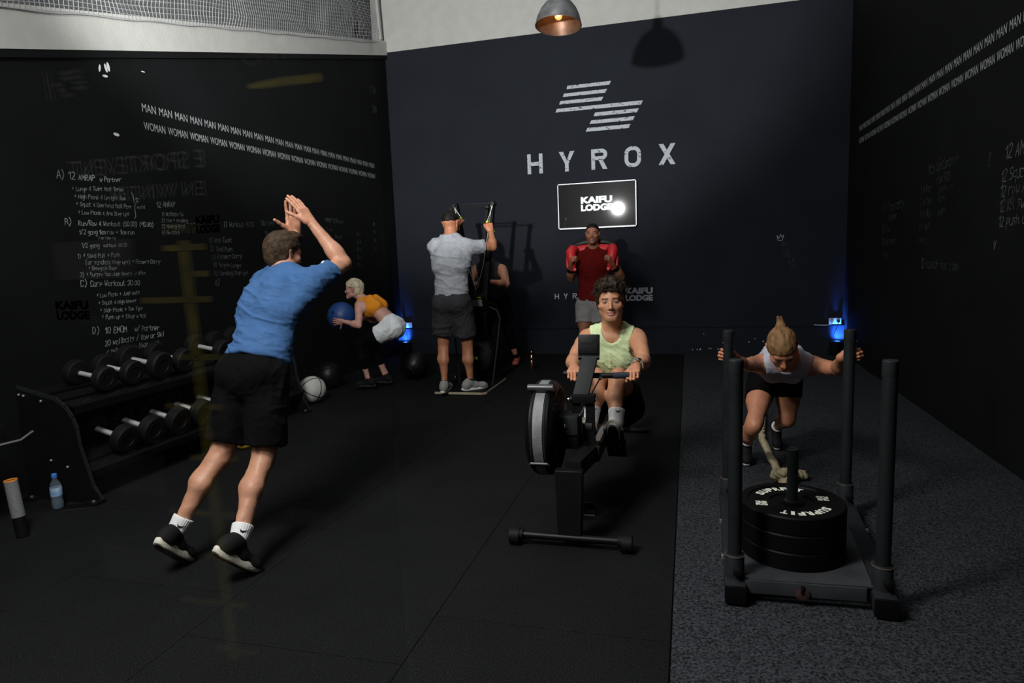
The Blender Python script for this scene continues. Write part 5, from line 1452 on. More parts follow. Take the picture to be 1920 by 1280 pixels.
MB().lathe([(.05, ZC - 3.462), (.045, ZC - 3.485), (.012, ZC - 3.50)], n=24).build('ceiling_rose', M_blk_metal, pl)
for ch_ in pl.children:
    if ch_.name.split('.')[0] not in ('cord', 'ceiling_rose'): ch_.rotation_euler = (-.12, .03, 0)
lp = bpy.data.lights.new('pendant_glow', 'POINT'); lp.energy = .7; lp.color = (1, .55, .22); lp.shadow_soft_size = .02
lo_ = bpy.data.objects.new('pendant_glow', lp); col.objects.link(lo_); lo_.parent = pl; lo_.location = (0, 0, .10)

# ---- rowing machine (flywheel end towards the camera)
ro = thing('rowing_machine', 'black rowing machine with silver-banded flywheel in the middle of the floor', 'rowing machine', (-.612, 3.262, 0))
ft = MB(); ft.cyl((-.275, 0, .055), (.275, 0, .055), .020, n=16)
ft.build('front_foot', M_blk_plastic, ro)
for sx in (-1, 1):
    MB().cyl((sx * .272, 0, .045), (sx * .325, 0, .045), .045, n=28).cyl((sx * .252, 0, .055), (sx * .275, 0, .055), .030, n=20).build('caster', rubber_black, ro)
MB().prism([(-.062, .05), (.062, .05), (.075, .44), (-.075, .44)], (0, -.015, 0), (1, 0, 0), (0, .05, .95), (0, .055, 0)).build('front_leg', M_blk_metal, ro, bevel=.006)
wc = (-.165, .285, .575)       # flywheel housing, axle across
wh = MB().lathe([(.19, -.075), (.235, -.072), (.258, -.050), (.262, -.030), (.262, .030), (.258, .050), (.235, .072), (.19, .075)], wc, (1, 0, 0), 64)
whl = wh.build('flywheel_cage', M_blk_plastic, ro, smooth=.5)
MB().lathe([(.264, -.026), (.266, -.026), (.266, .026), (.264, .026)], wc, (1, 0, 0), 64, close=True).build('perforated_band', mat('dull_perforated_steel', (.20, .205, .21), .6, metal=.35, var=.15, vscale=20, bump=.6, bscale=260), whl, smooth=.5)
for s_ in (-.036, .036):
    MB().tube([(wc[0] + s_, wc[1] + .260 * math.cos(a), wc[2] + .260 * math.sin(a)) for a in [2 * math.pi * i / 64 for i in range(64)]], .006, 6, closed=True).build('rim_ring', M_dk_grey, whl)
sp_ = MB()
for i in range(36):
    a = 2 * math.pi * i / 36; sp_.bar((wc[0] + .076, wc[1] + .06 * math.cos(a), wc[2] + .06 * math.sin(a)), (wc[0] + .076, wc[1] + .22 * math.cos(a), wc[2] + .22 * math.sin(a)), .006, .003, up=(1, 0, 0))
sp_.build('side_grille', M_blk_metal, whl)
MB().lathe([(.05, -.02), (.06, 0), (.05, .035), (.02, .04)], (wc[0] + .075, wc[1], wc[2]), (1, 0, 0), 28).build('hub', M_blk_plastic, whl)
# carrying grip and band clips on the cage
ha = 2.05
hp_ = Vector((wc[0], wc[1] + .275 * math.cos(ha), wc[2] + .275 * math.sin(ha)))
MB().bar(hp_ + Vector((-.062, 0, 0)), hp_ + Vector((.062, 0, 0)), .042, .036, up=(0, -math.sin(ha), math.cos(ha)), ch=.010).cyl(hp_ + Vector((-.070, -.01, .01)), hp_ + Vector((.070, -.01, .01)), .020, n=18).build('grip', mat('grey_plastic', (.035, .036, .04), .35), ro)
ca = 3.70
cp_ = Vector((wc[0], wc[1] + .272 * math.cos(ca), wc[2] + .272 * math.sin(ca)))
MB().tube([cp_ + Vector((-.05, .004, -.004)), cp_ + Vector((-.045, -.006, .006)), cp_ + Vector((.045, -.006, .006)), cp_ + Vector((.05, .004, -.004))], .007, 8).build('clip', mat('grey_clip', (.10, .10, .105), .5, metal=.4), ro)
# chain housing between wheel and mast
MB().box((-.040, .300, .600), (.120, .16, .105), ch=.010).build('chain_box', M_dk_grey, ro)
MB().lathe([(.011, 0), (.011, .006), (.006, .009)], (-.052, .219, .600), (0, -1, 0), 16).build('screw', M_chrome, ro)
MB().box((-.050, .310, .505), (.13, .15, .08), ch=.008).build('belt_cover', M_blk_plastic, ro)
MB().cyl((.045, .335, .575), (.085, .335, .575), .030, n=24).build('sprocket', M_dk_grey, ro)
# mast and monitor
fr = MB(); fr.bar((.000, .330, .46), (.000, .330, .745), .035, .05).bar((.075, .330, .46), (.075, .330, .745), .030, .05).box((.04, .330, .735), (.13, .07, .05), ch=.008)
fr.build('mast_bracket', M_blk_metal, ro)
MB().bar((.020, .325, .735), (.062, .450, .948), .088, .030, up=(0, -1, .5), ch=.006).build('monitor_arm', M_dk_grey, ro)
MB().cyl((-.035, .325, .728), (.095, .325, .728), .020, n=20).build('hinge', M_blk_plastic, ro)
for sx in (-.043, .102): MB().lathe([(.009, 0), (.009, .007), (.004, .010)], (sx, .325, .728), (1 if sx > 0 else -1, 0, 0), 12).build('bolt', M_chrome, ro)
mo = MB().box((.052, .490, 1.012), (.122, .040, .125), (1, 0, 0), (0, .98, -.17), (0, .17, .98), ch=.006).build('monitor', M_blk_plastic, ro)
MB().box((.052, .466, .995), (.108, .012, .055), (1, 0, 0), (0, .98, -.17), (0, .17, .98), ch=.004).build('battery_cover', rubber_black, mo)
MB().bar((.006, .462, 1.028), (.078, .462, 1.028), .004, .004).build('edge_trim', M_dk_grey, mo)
MB().lathe([(.005, 0), (.005, .004)], (.088, .462, .982), (0, -1, 0), 12).build('screw', M_chrome, mo)
MB().cyl((-.005, .455, .945), (.115, .455, .945), .013, n=16).build('tilt_bar', M_blk_plastic, ro)
# chain, handle, foot plates, rail, seat, rear leg
MB().tube([(.118, .462, .828), (.070, .330, .735), (.020, .30, .64)], .0045, 6).build('chain', M_chrome, ro)
hb = MB(); hb.tube([(-.100, .490, .845), (-.030, .486, .842), (.02, .478, .838), (.118, .470, .838), (.22, .478, .838), (.30, .486, .842), (.345, .490, .845)], .0165, 14)
hn = hb.build('handle', M_blk_plastic, ro)
MB().tube([(.19, .4755, .838), (.24, .480, .839), (.285, .485, .841)], .0185, 14).build('handle_grip', mat('navy_foam_grip', (.012, .018, .034), .8), hn)
MB().lathe([(.012, -.012), (.012, .012)], (.118, .466, .828), (0, -1, -.3), 14).build('chain_ring', M_alu, hn)
for sx, nm in ((.012, 'l'), (.172, 'r')):
    MB().box((sx, .690, .375), (.118, .018, .33), (1, 0, 0), (0, .71, .70), (0, -.70, .71), ch=.006).build('foot_plate', M_blk_plastic, ro)
    MB().box((sx, .655, .395), (.135, .012, .045), (1, 0, 0), (0, .71, .70), (0, -.70, .71), ch=.004).build('foot_strap', rubber_black, ro)
MB().bar((.095, .30, .42), (.095, 2.28, .385), .060, .085, ch=.008).build('monorail', M_dk_grey, ro)
MB().bar((.095, .30, .466), (.095, 2.28, .430), .036, .008).build('rail_track', M_alu, ro)
MB().bar((.02, .05, .42), (.085, .40, .43), .09, .09, ch=.01).build('front_frame', M_blk_metal, ro)
MB().box((.100, 1.300, .452), (.30, .24, .045), ch=.018).build('seat', rubber_black, ro)
MB().box((.095, 1.300, .400), (.085, .16, .085), ch=.008).build('seat_carriage', M_blk_metal, ro)
MB().bar((.095, 2.20, .38), (.095, 2.26, .03), .05, .05).cyl((-.09, 2.27, .022), (.28, 2.27, .022), .022, n=16).build('rear_leg', M_blk_metal, ro)
# little black phone propped on the floor by the front leg
ph = MB().box((0, 0, .046), (.062, .010, .090), (1, 0, 0), (0, .94, .34), (0, -.34, .94), ch=.003).build('phone', M_blk_plastic, loc=(-.570, 3.70, 0))
tag(ph, 'small black phone propped up on the floor behind the rowing machine leg', 'phone')
MB().box((0, -.004, .0055), (.060, .012, .006)).build('phone_edge', M_alu, ph)

# ---- weight sled
sl = thing('weight_sled', 'dark grey four-post push sled on the carpet', 'sled', (.485, 3.42, 0))
for sx, xf, xb in ((-1, -.292, -.268), (1, .300, .366)):
    xa_ = lambda y: xf + (xb - xf) * (y + .50) / 1.01
    dr = Vector((xb - xf, 1.01, 0)).normalized(); dx_ = Vector((dr.y, -dr.x, 0))
    r_ = MB().box((xa_(-.015), -.015, .058), (.085, 1.16, .075), dx_, dr, (0, 0, 1), ch=.004).build('runner', M_dk_grey, sl)
    for yy_ in (-.600, .570): MB().box((xa_(yy_), yy_, .055), (.088, .014, .080), dx_, dr, (0, 0, 1), ch=.003).build('end_cap', M_blk_plastic, r_)
    MB().box((xa_(0), 0, .014), (.080, 1.12, .014), dx_, dr, (0, 0, 1)).build('skid', M_blk_plastic, r_)
    for yy_ in (-.30, .12): MB().box((xa_(yy_) + sx * .046, yy_, .085), (.012, .018, .018)).build('bolt', M_alu, r_)
    for yy_ in (-.500, .510):
        px_ = xa_(yy_)
        p_ = MB().cyl((px_, yy_, .09), (px_, yy_, 1.068), .0295, n=32).build('post', M_post, sl, smooth=.5)
        MB().lathe([(.0296, 0), (.0308, .003), (.0308, .060), (.0280, .064)], (px_, yy_, 1.008), (0, 0, 1), 32).build('grip_cap', M_dk_grey, p_)
        MB().lathe([(.041, .0), (.041, .105), (.037, .112)], (px_, yy_, .090), (0, 0, 1), 32).build('socket', M_dk_grey, sl)
        MB().tube([(px_ + math.cos(a) * .0415, yy_ + math.sin(a) * .0415, .196) for a in [2 * math.pi * i / 28 for i in range(28)]], .0022, 5, closed=True).build('seam_ring', M_copper_wire, sl)
        MB().lathe([(.012, 0), (.012, .012), (.021, .014), (.021, .028), (.015, .032)], (px_ + .010, yy_ - .040, .140), (0, -1, 0), 20).build('lock_knob', M_blk_metal, sl)
MB().prism([(-.255, -.545), (.230, -.520), (.262, -.52), (.325, .50), (-.225, .50)], (0, 0, .098), (1, 0, 0), (0, 1, 0), (0, 0, .008)).build('deck', M_sled_plate, sl)
MB().box((-.010, -.548, .078), (.485, .010, .060), (1, .03, 0), (-.03, 1, 0), ch=.003).build('deck_lip', M_sled_plate, sl)
MB().lathe([(.016, 0), (.030, .004), (.016, .008)], (-.02, -.556, .066), (0, -1, 0), 20).build('tow_ring', mat('rusty_steel', (.040, .018, .013), .7, var=.4, vscale=60), sl)
MB().box((-.02, -.562, .085), (.014, .012, .036), ch=.004).build('tow_slot', rubber_black, sl)
pg = MB().cyl((-.018, -.215, .10), (-.018, -.215, .598), .0245, n=28).build('weight_peg', M_post, sl, smooth=.5)
MB().tube([(-.018 + math.cos(a) * .024, -.215 + math.sin(a) * .024, .600) for a in [2 * math.pi * i / 28 for i in range(28)]], .003, 6, closed=True).build('peg_rim', M_dk_grey, pg)

# three bumper plates on the sled's peg
M_plate = mat('black_bumper_rubber', (.002, .002, .0023), .55, spec=.12, bump=.15, bscale=220)
pprof = [(.026, .004), (.050, .004), (.052, .014), (.098, .014), (.100, .006), (.192, .006), (.196, .0), (.228, .0), (.233, .006), (.233, .076), (.228, .082), (.196, .082), (.192, .076), (.100, .076), (.098, .068), (.052, .068), (.050, .078), (.026, .078)]
for i, nm in enumerate(('bottom', 'middle', 'top')):
    pt = thing('bumper_plate', {0: 'black bumper plate at the bottom of the stack on the sled', 1: 'black bumper plate in the middle of the stack on the sled', 2: 'black 25 kg bumper plate with cream lettering on top of the sled'}[i], 'weight plate', (.467, 3.205, .107 + i * .083), group='bumper plates on the sled')
    MB().lathe(pprof, n=64, close=True).build('rubber_disc', M_plate, pt, smooth=.5)
    MB().lathe([(.0255, .0), (.034, .002), (.034, .081), (.0255, .083)], n=32, close=True).build('steel_hub', M_dk_grey, pt)
    if i == 2:
        def arc_text(s, r, a_mid, hgt, wdt, name='lettering', flip=1):
            n = len(s); me_all = MB()
            for j, c_ in enumerate(s):
                if c_ == ' ': continue
                a = a_mid - flip * (j - (n - 1) / 2) * wdt / r
                me = fit(text_mesh(c_, 1, .05), -wdt * (.43 if c_ != 'I' else .22), wdt * (.43 if c_ != 'I' else .22), -hgt / 2, hgt / 2)
                ca_, sa_ = math.cos(a), math.sin(a); up_ = Vector((ca_, sa_, 0)) * flip; rt = Vector((sa_, -ca_, 0)) * flip; o_ = Vector((ca_, sa_, 0)) * r
                for v_ in me.vertices: v_.co = o_ + rt * v_.co.x + up_ * v_.co.y + Vector((0, 0, .0772))
                me_all.add([v_.co[:] for v_ in me.vertices], [tuple(p_.vertices) for p_ in me.polygons])
            mm = bpy.data.meshes.new(name); mm.from_pydata(me_all.v, [], me_all.f); link(mm, name, M_white_print2, pt)
        arc_text('SUPRFIT', .155, math.radians(110), .042, .036)
        arc_text('SUPRFIT', .155, math.radians(-70), .042, .036)
        for ang in (200, 20):
            for rr, tx in ((.166, '25'), (.136, 'KG')):
                a = math.radians(ang); tg = Vector((math.sin(a), -math.cos(a), 0)); ra = Vector((math.cos(a), math.sin(a), 0))
                me = fit(text_mesh(tx, 1, .06), -.026, .026, -.0125, .0125)
                tg2, up2 = (Vector((1, 0, 0)), Vector((0, 1, 0))) if ang == 200 else (Vector((-1, 0, 0)), Vector((0, -1, 0)))
                o_ = ra * .150 + up2 * (.0145 if tx == '25' else -.0145)
                for v_ in me.vertices: v_.co = o_ + tg2 * v_.co.x + up2 * v_.co.y + Vector((0, 0, .0772))
                link(me, 'lettering', M_white_print2, pt)

# ---- rope behind the sled
def twist_rope(pts, r, name, parent=None, m=M_rope, strands=3, pitch=.09):
    P_ = [Vector(p) for p in pts]; fine = []
    for i in range(len(P_) - 1):
        p0 = P_[max(i - 1, 0)]; p1 = P_[i]; p2 = P_[i + 1]; p3 = P_[min(i + 2, len(P_) - 1)]
        for k_ in range(12):
            t = k_ / 12; fine.append(.5 * ((2 * p1) + (p2 - p0) * t + (2 * p0 - 5 * p1 + 4 * p2 - p3) * t * t + (3 * p1 - p0 - 3 * p2 + p3) * t ** 3))
    fine.append(P_[-1]); b = MB(); L_ = 0; ds = [0]
    for a, c in zip(fine[:-1], fine[1:]): L_ += (c - a).length; ds.append(L_)
    for s_ in range(strands):
        q = []
        for i, p in enumerate(fine):
            d = (fine[min(i + 1, len(fine) - 1)] - fine[max(i - 1, 0)]).normalized(); x_, y_, _ = basis(d); a = 2 * math.pi * (s_ / strands + ds[i] / pitch); q.append(p + (x_ * math.cos(a) + y_ * math.sin(a)) * r * .45)
        b.tube(q, r * .62, 7)
    return b.build(name, m, parent, smooth=1.2)


rp = twist_rope([(.60, 4.16, .12), (.585, 4.30, .05), (.575, 4.42, .042), (.570, 4.72, .037), (.555, 5.05, .037), (.560, 5.45, .037), (.620, 6.0, .037), (.66, 6.6, .037), (.62, 7.2, .037)], .030, 'rope')
tag(rp, 'thick beige hemp rope tied behind the sled', 'rope')
twist_rope([(.53, 4.40, .05), (.58, 4.36, .10), (.63, 4.42, .07), (.60, 4.48, .04), (.545, 4.45, .06), (.56, 4.38, .09)], .030, 'knot', rp)
twist_rope([(.60, 4.45, .06), (.66, 4.47, .06), (.73, 4.50, .04)], .030, 'rope_end', rp)

# ---- ski machines, back to back
def ski_machine(label, x0, y0, rz):
    s = thing('ski_machine', label, 'ski machine', (x0, y0, 0), rz, 'ski machines standing back to back')
    # local: user stands towards -y
    for sg in (-1, 1):
        a_ = MB().prism([(-.034, 0), (.034, 0), (.022, 1), (-.022, 1)], (sg * .075, .0, 1.00), (1, 0, 0), (sg * .152, -.02, 1.155), (0, .085, 0)).build('arm', M_blk_metal, s, bevel=.004)
        MB().cyl((sg * .237, -.045, 2.125), (sg * .237, .09, 2.125), .020, n=18).build('pulley', M_blk_plastic, a_)
        MB().lathe([(.006, 0), (.006, .006)], (sg * .215, -.03, 2.10), (0, -1, 0), 10).build('bolt', M_chrome, a_)
        MB().tube([(sg * .228, -.03, 2.11), (sg * .10, -.035, 1.45), (sg * .015, -.04, 1.17)], .0028, 5).build('return_cord', M_cordw, s)
        MB().tube([(sg * .15, -.05, .94), (sg * .25, -.08, .90), (sg * .29, -.10, .80), (sg * .245, -.16, .40), (sg * .20, -.22, .035)], .010, 10).build('brace', M_dk_grey, s)
    MB().bar((-.235, .06, 2.14), (.235, .06, 2.14), .012, .014).build('crossbar', M_blk_metal, s)
    MB().prism([(-.075, .50), (.075, .50), (.112, 1.22), (.0, 1.02), (-.112, 1.22)], (0, 0, 0), (1, 0, 0), (0, 0, 1), (0, .095, 0)).build('mast_panel', M_blk_metal, s, bevel=.005)
    MB().prism([(-.05, 0), (.05, 0), (.06, .7), (-.06, .7)], (0, .02, 0), (1, 0, 0), (0, 0, 1), (0, .07, 0)).build('stand', M_blk_metal, s, bevel=.004)
    for i, (dx, dz) in enumerate(((-.018, 1.10), (.018, 1.10), (-.02, 1.05), (.02, 1.05))): MB().lathe([(.006, 0), (.006, .004)], (dx, -.001, dz), (0, -1, 0), 10).build('bolt', M_chrome, s)
    mo = MB().box((.02, -.085, 1.000), (.155, .030, .185), (1, 0, 0), (0, .96, .28), (0, -.28, .96), ch=.008).build('monitor', M_blk_plastic, s)
    MB().box((.02, -.101, .990), (.118, .004, .082), (1, 0, 0), (0, .96, .28), (0, -.28, .96)).build('display', mat('grey_lcd', (.20, .22, .20), .35), mo)
    MB().box((.045, -.121, 1.055), (.055, .003, .012), (1, 0, 0), (0, .96, .28), (0, -.28, .96)).build('badge', M_yellow, mo)
    MB().box((-.012, -.121, 1.055), (.045, .003, .012), (1, 0, 0), (0, .96, .28), (0, -.28, .96)).build('badge', M_dk_grey, mo)
    fw = MB().lathe([(.0, -.16), (.09, -.158), (.165, -.145), (.190, -.125), (.197, -.10), (.197, .02), (.185, .05), (.10, .06)], (0, 0, .345), (0, 1, 0), 56).build('flywheel_housing', M_blk_plastic, s, smooth=.5)
    for r0, y_ in ((.186, -.135), (.150, -.152)):
        MB().tube([(r0 * math.cos(a), y_, .345 + r0 * math.sin(a)) for a in [math.pi * (.08 + .84 * i / 30) for i in range(31)]], .007, 6).build('housing_ring', M_dk_grey, fw)
    MB().lathe([(.020, 0), (.020, .003)], (0, -.161, .345), (0, -1, 0), 16).build('badge', M_lime, fw)
    MB().prism([(-.03, 0), (.03, 0), (.022, .42), (-.022, .42)], (-.04, -.055, .52), (1, 0, 0), (0, 0, 1), (0, .012, 0)).build('cover_strip', M_dk_grey, s)
    pf = MB().prism([(-.36, -.62), (.20, -.62), (.235, -.58), (.235, .24), (-.36, .24)], (0, 0, .004), (1, 0, 0), (0, 1, 0), (0, 0, .034)).build('platform', rubber_black, s)
    ed = MB(); pts = [(-.36, -.622), (.20, -.622), (.237, -.58), (.237, .24)]
    for a, b in zip(pts[:-1], pts[1:]): ed.bar((a[0], a[1], .022), (b[0], b[1], .022), .012, .024, up=(0, 0, 1))
    ed.build('wood_edge', mat('pale_plywood_edge', (.34, .29, .20), .8, var=.2, vscale=30), pf)
    return s


sk1 = ski_machine('black ski machine that the man in grey pulls on, nearer of the two', -2.420, 7.44, 0)
sk2 = ski_machine('black ski machine behind, turned to the back wall', -2.640, 8.00, math.pi)
# pull handles of the nearer machine with their cords
for sg, hx, hy, hz in ((1, -2.190, 7.300, 1.870), (-1, -2.580, 7.340, 1.930)):
    h_ = MB().cyl((hx - sg * .03 - (-2.42), hy - 7.44, hz + .045), (hx + sg * .035 - (-2.42), hy - 7.44, hz - .075), .015, n=14).build('pull_handle', M_blk_plastic, sk1)
    MB().cyl((hx - sg * .036 + 2.42, hy - 7.44, hz + .055), (hx - sg * .028 + 2.42, hy - 7.44, hz + .042), .018, n=14).build('grip_end', M_lime, h_)
    MB().cyl((hx + sg * .030 + 2.42, hy - 7.44, hz - .062), (hx + sg * .038 + 2.42, hy - 7.44, hz - .078), .018, n=14).build('grip_end', M_lime, h_)
    MB().tube([(hx - sg * .034 + 2.42, hy - 7.44, hz + .05), (sg * .237, -.02, 2.11)], .0032, 5).build('pull_cord', M_cordw, sk1)

# ---- dumbbell rack along the left wall
rk = thing('dumbbell_rack', 'black two-tier dumbbell rack with curved ends along the left wall', 'rack', (-4.1, 4.63, 0))
rail = [(-.33, .0), (.30, .0), (.275, .07), (.235, .12), (.165, .40), (.160, .50), (.135, .58), (.085, .65), (.01, .70), (-.10, .725), (-.31, .775), (-.31, .70)]
inner = [(-.27, .07), (.14, .11), (.10, .20), (-.10, .26), (-.27, .30)]
for sy in (-1.275, 1.255):
    e_ = MB().prism(rail, (0, sy, 0), (1, 0, 0), (0, 0, 1), (0, .012, 0)).build('end_frame', M_blk_metal, rk, smooth=0)
    ar = [(-.31, .775), (-.10, .727), (.01, .703), (.085, .653), (.135, .583), (.160, .505), (.165, .40), (.235, .12), (.30, .02)]
    rb = MB()
    for a, b in zip(ar[:-1], ar[1:]): rb.bar((a[0], sy + .006, a[1]), (b[0], sy + .006, b[1]), .045, .008, up=(0, 1, 0))
    rb.build('edge_flange', M_dk_grey, e_)
    for (bx_, bz_) in ((-.285, .735), (-.245, .728), (-.10, .695), (-.08, .285), (.055, .245)):
        MB().lathe([(.010, 0), (.010, .006), (.005, .010)], (bx_, sy - .001, bz_), (0, -1, 0), 14).build('bolt', M_alu, e_)
    for fx in (-.28, .25):
        fo = MB().box((fx, sy, .012), (.10, .09, .024), ch=.006).build('foot', rubber_black, rk)
        MB().lathe([(.010, 0), (.010, .010)], (fx + .02, sy - .030, .024), (0, 0, 1), 12).build('bolt', M_alu, fo)
SH = [(-.30, .735, .165, .655, 'top'), (-.20, .335, .240, .215, 'low')]
for xa, za, xb, zb, nm in SH:
    t_ = MB().bar((xa, 0, za), (xb, 0, zb), 2.52, .018, up=(0, 0, 1)); t_.v = t_.v
    d_ = Vector((xb - xa, 0, zb - za)).normalized(); n_ = Vector((-d_.z, 0, d_.x))
    c_ = Vector(((xa + xb) / 2, 0, (za + zb) / 2)); ln_ = Vector((xb - xa, 0, zb - za)).length
    sh_ = MB().box(c_, (ln_, 2.52, .014), d_, (0, 1, 0), n_).box(Vector((xb, 0, zb)) + n_ * -.02, (.010, 2.52, .055), d_, (0, 1, 0), n_).build('shelf', M_blk_metal, rk)
    for off in (.16, .33):
        MB().box(Vector((xa, 0, za)) + d_ * off + n_ * .016, (.035, 2.50, .018), d_, (0, 1, 0), n_).build('saddle_rail', M_blk_plastic, sh_)
    for y_ in np.arange(3.50, 5.85, .24):
        sc_ = MB(); o_ = Vector((xb, y_ - 4.63, zb)) - d_ * .045 + n_ * .010
        sc_.bar(o_ + Vector((-.006, -.028, 0)), o_ + Vector((.004, .012, .006)), .006, .005).bar(o_ + Vector((.004, .012, .006)), o_ + Vector((0, .028, 0)), .006, .005)
        sc_.build('clip', M_chrome, sh_)


def dumbbell():
    d = thing('dumbbell', 'dumbbell', 'dumbbell')
    MB().cyl((-.100, 0, 0), (.100, 0, 0), .0175, n=20).build('handle', M_knurl, d)
    for sg in (-1, 1):
        h_ = MB().lathe([(.030, .094), (.082, .096), (.092, .104), (.092, .152), (.082, .164), (.045, .165), (.043, .160), (.0, .160)], (0, 0, 0), (sg, 0, 0), 40).build('head', mat('black_rubber_head', (.0045, .0045, .0048), .6, spec=.22, bump=.2, bscale=180), d, smooth=.5)
        MB().lathe([(.022, .086), (.022, .098)], (0, 0, 0), (sg, 0, 0), 20).build('collar', M_dk_grey, h_)
    return d


d0 = dumbbell(); first = True
ords = ['nearest', 'second', 'third', 'fourth', 'fifth', 'sixth', 'seventh', 'eighth', 'ninth']
for tier, (xa, za, xb, zb, nm), yl, sc0 in ((0, SH[0], [3.690, 3.930, 4.175, 4.440, 4.905, 5.16, 5.42], 0), (1, SH[1], [3.680, 3.920, 4.180, 4.440, 4.70, 4.96, 5.22], 1)):
    d_ = Vector((xb - xa, 0, zb - za)).normalized(); n_ = Vector((-d_.z, 0, d_.x))
    for i, y_ in enumerate(yl):
        o = d0 if first else copy_tree(d0); first = False
        k_ = (.98, 1.0, 1.16, 1.08, 1.12, 1.12, 1.15)[i] if tier == 0 else (1.12, 1.16, 1.18, 1.18, 1.2, 1.2, 1.2)[i]
        o.scale = (k_, k_, k_)
        p_ = Vector((xa, 0, za)) + d_ * .245 + n_ * (.0255 + .092 * k_)
        o.location = (-4.1 + p_.x, y_, p_.z); o.rotation_euler = (random.Random(i + tier * 9).uniform(-3, 3), math.asin(-d_.z), 0)
        lab = f'{ords[i]} black dumbbell from the rack\'s near end on the {"top" if tier == 0 else "lower"} tier'
        tag(o, lab, 'dumbbell', 'dumbbells on the ' + ('top' if tier == 0 else 'lower') + ' tier of the rack')

# ---- balls
def seamed_ball(name, label, loc, r, m1, m2, rot=(0, 0, 0), spots=(), rings=()):
    b = MB().lathe([(r * math.sin(math.pi * i / 28), -r * math.cos(math.pi * i / 28)) for i in range(29)], n=48).build(name, m1, smooth=3.1, loc=loc)
    b.rotation_euler = rot
    for ax in ((1, 0, 0), (0, 1, 0), (0, 0, 1)):
        x_, y_, _ = basis(ax)
        MB().tube([(x_ * math.cos(a) + y_ * math.sin(a)) * (r + .0005) for a in [2 * math.pi * i / 56 for i in range(56)]], .0045, 6, closed=True).build('seam', m2, b)
    return b


M_gb = mat('off_white_ball_leather', (.55, .56, .52), .75, var=.1, bump=.3, bscale=70)
o = seamed_ball('wall_ball', '', (-4.02, 6.31, .148), .148, M_gb, rubber_black, (.5, .3, 1.2)); tag(o, 'off-white wall ball with black seam on the floor past the rack', 'ball')
M_bb = mat('black_ball_leather', (.0045, .0045, .005), .42, spec=.35, bump=.25, bscale=70)
o = seamed_ball('wall_ball', '', (-3.40, 7.72, .178), .178, M_bb, M_blk_plastic, (.2, .6, .3)); tag(o, 'black wall ball on the floor behind the squatting woman', 'ball')
o = seamed_ball('wall_ball', '', (-4.25, 7.05, .165), .165, M_bb, M_blk_plastic, (.9, .1, .7)); tag(o, 'black wall ball against the left wall under the blue ball', 'ball')
r_ = .168
M_blue_ball = mat('blue_rubber_ball', srgb(36, 70, 132), .45, var=.08, bump=.2, bscale=40)
bb = MB().lathe([(r_ * math.sin(math.pi * i / 32), -r_ * math.cos(math.pi * i / 32)) for i in range(33)], n=56).build('slam_ball', M_blue_ball, smooth=3.1, loc=(-4.035, 7.085, .885))
tag(bb, 'blue rubber ball held by the squatting blonde woman', 'ball')
dv = Vector((-.14, -.93, .33)).normalized()
MB().lathe([(.016, -.004), (.016, .0035), (.010, .0035), (.009, -.002)], dv * r_, dv, 20).build('valve', rubber_black, bb)

# ---- kettlebell
kb = thing('kettlebell', 'small yellow kettlebell on the floor beyond the jumping man', 'kettlebell', (-3.66, 4.66, 0))
kb_b = MB().lathe([(.0, 0), (.055, 0), (.082, .030), (.092, .075), (.080, .120), (.050, .148), (.02, .155), (0, .156)], n=32).build('body', mat('yellow_vinyl_coat', (.62, .38, .02), .5, bump=.1), kb, smooth=.9)
MB().tube([(-.045, 0, .13), (-.062, 0, .175), (-.050, 0, .220), (0, 0, .236), (.050, 0, .220), (.062, 0, .175), (.045, 0, .13)], .016, 12).build('handle', M_yellow, kb)
MB().lathe([(.034, .0), (.034, .004)], (.02, -.088, .075), (.2, -1, 0), 24).build('weight_disc', mat('pale_disc', (.55, .52, .40), .6), kb)

# ---- small things on the floor at the left
wbm = bpy.data.materials.new('clear_plastic'); wbm.use_nodes = True; pb = wbm.node_tree.nodes['Principled BSDF']
pb.inputs['Base Color'].default_value = (.75, .85, .92, 1); pb.inputs['Roughness'].default_value = .08; pb.inputs['Transmission Weight'].default_value = .92; pb.inputs['IOR'].default_value = 1.2
wt = thing('water_bottle', 'clear plastic water bottle with blue cap standing by the rack', 'bottle', (-4.04, 3.245, 0))
MB().lathe([(.0, .002), (.028, .0), (.034, .008), (.034, .05), (.031, .058), (.034, .066), (.034, .145), (.028, .172), (.014, .195), (.013, .212)], n=28).build('bottle_body', wbm, wt, smooth=.8)
MB().lathe([(.0, .004), (.030, .004), (.0315, .05), (.0315, .088), (.0, .088)], n=24).build('water', mat('still_water', (.10, .16, .20), .08, spec=.6), wt, smooth=.8)
MB().lathe([(.0345, .088), (.0350, .09), (.0350, .142), (.0345, .144)], n=28).build('label_band', mat('blue_white_label', (.14, .32, .62), .5, c2=(.45, .55, .68), vscale=30), wt, smooth=.8)
MB().lathe([(.0, .236), (.014, .236), (.0165, .232), (.0165, .210), (.0, .210)], n=24).build('cap', mat('blue_cap', (.05, .22, .66), .4), wt, smooth=.5)
ph2 = MB().box((0, 0, .0055), (.155, .078, .009), ch=.003).build('phone', M_blk_plastic, loc=(-3.925, 3.275, 0)); ph2.rotation_euler = (0, 0, .42)
tag(ph2, 'dark phone lying flat on the floor beside the water bottle', 'phone')
MB().box((0, 0, .0028), (.157, .080, .0035), ch=.0012).build('phone_edge', mat('bronze_edge', (.35, .26, .18), .35, metal=.9), ph2)
fr_ = thing('foam_roller', 'black foam roller with grey paper wrap standing at the left edge', 'foam roller', (-3.83, 2.835, 0)); fr_.rotation_euler = (.0, -.10, 0)
MB().lathe([(.0, 0), (.030, 0), (.033, .004), (.033, .342), (.030, .346), (0, .346)], n=32).build('roller_core', rubber_black, fr_, smooth=.5)
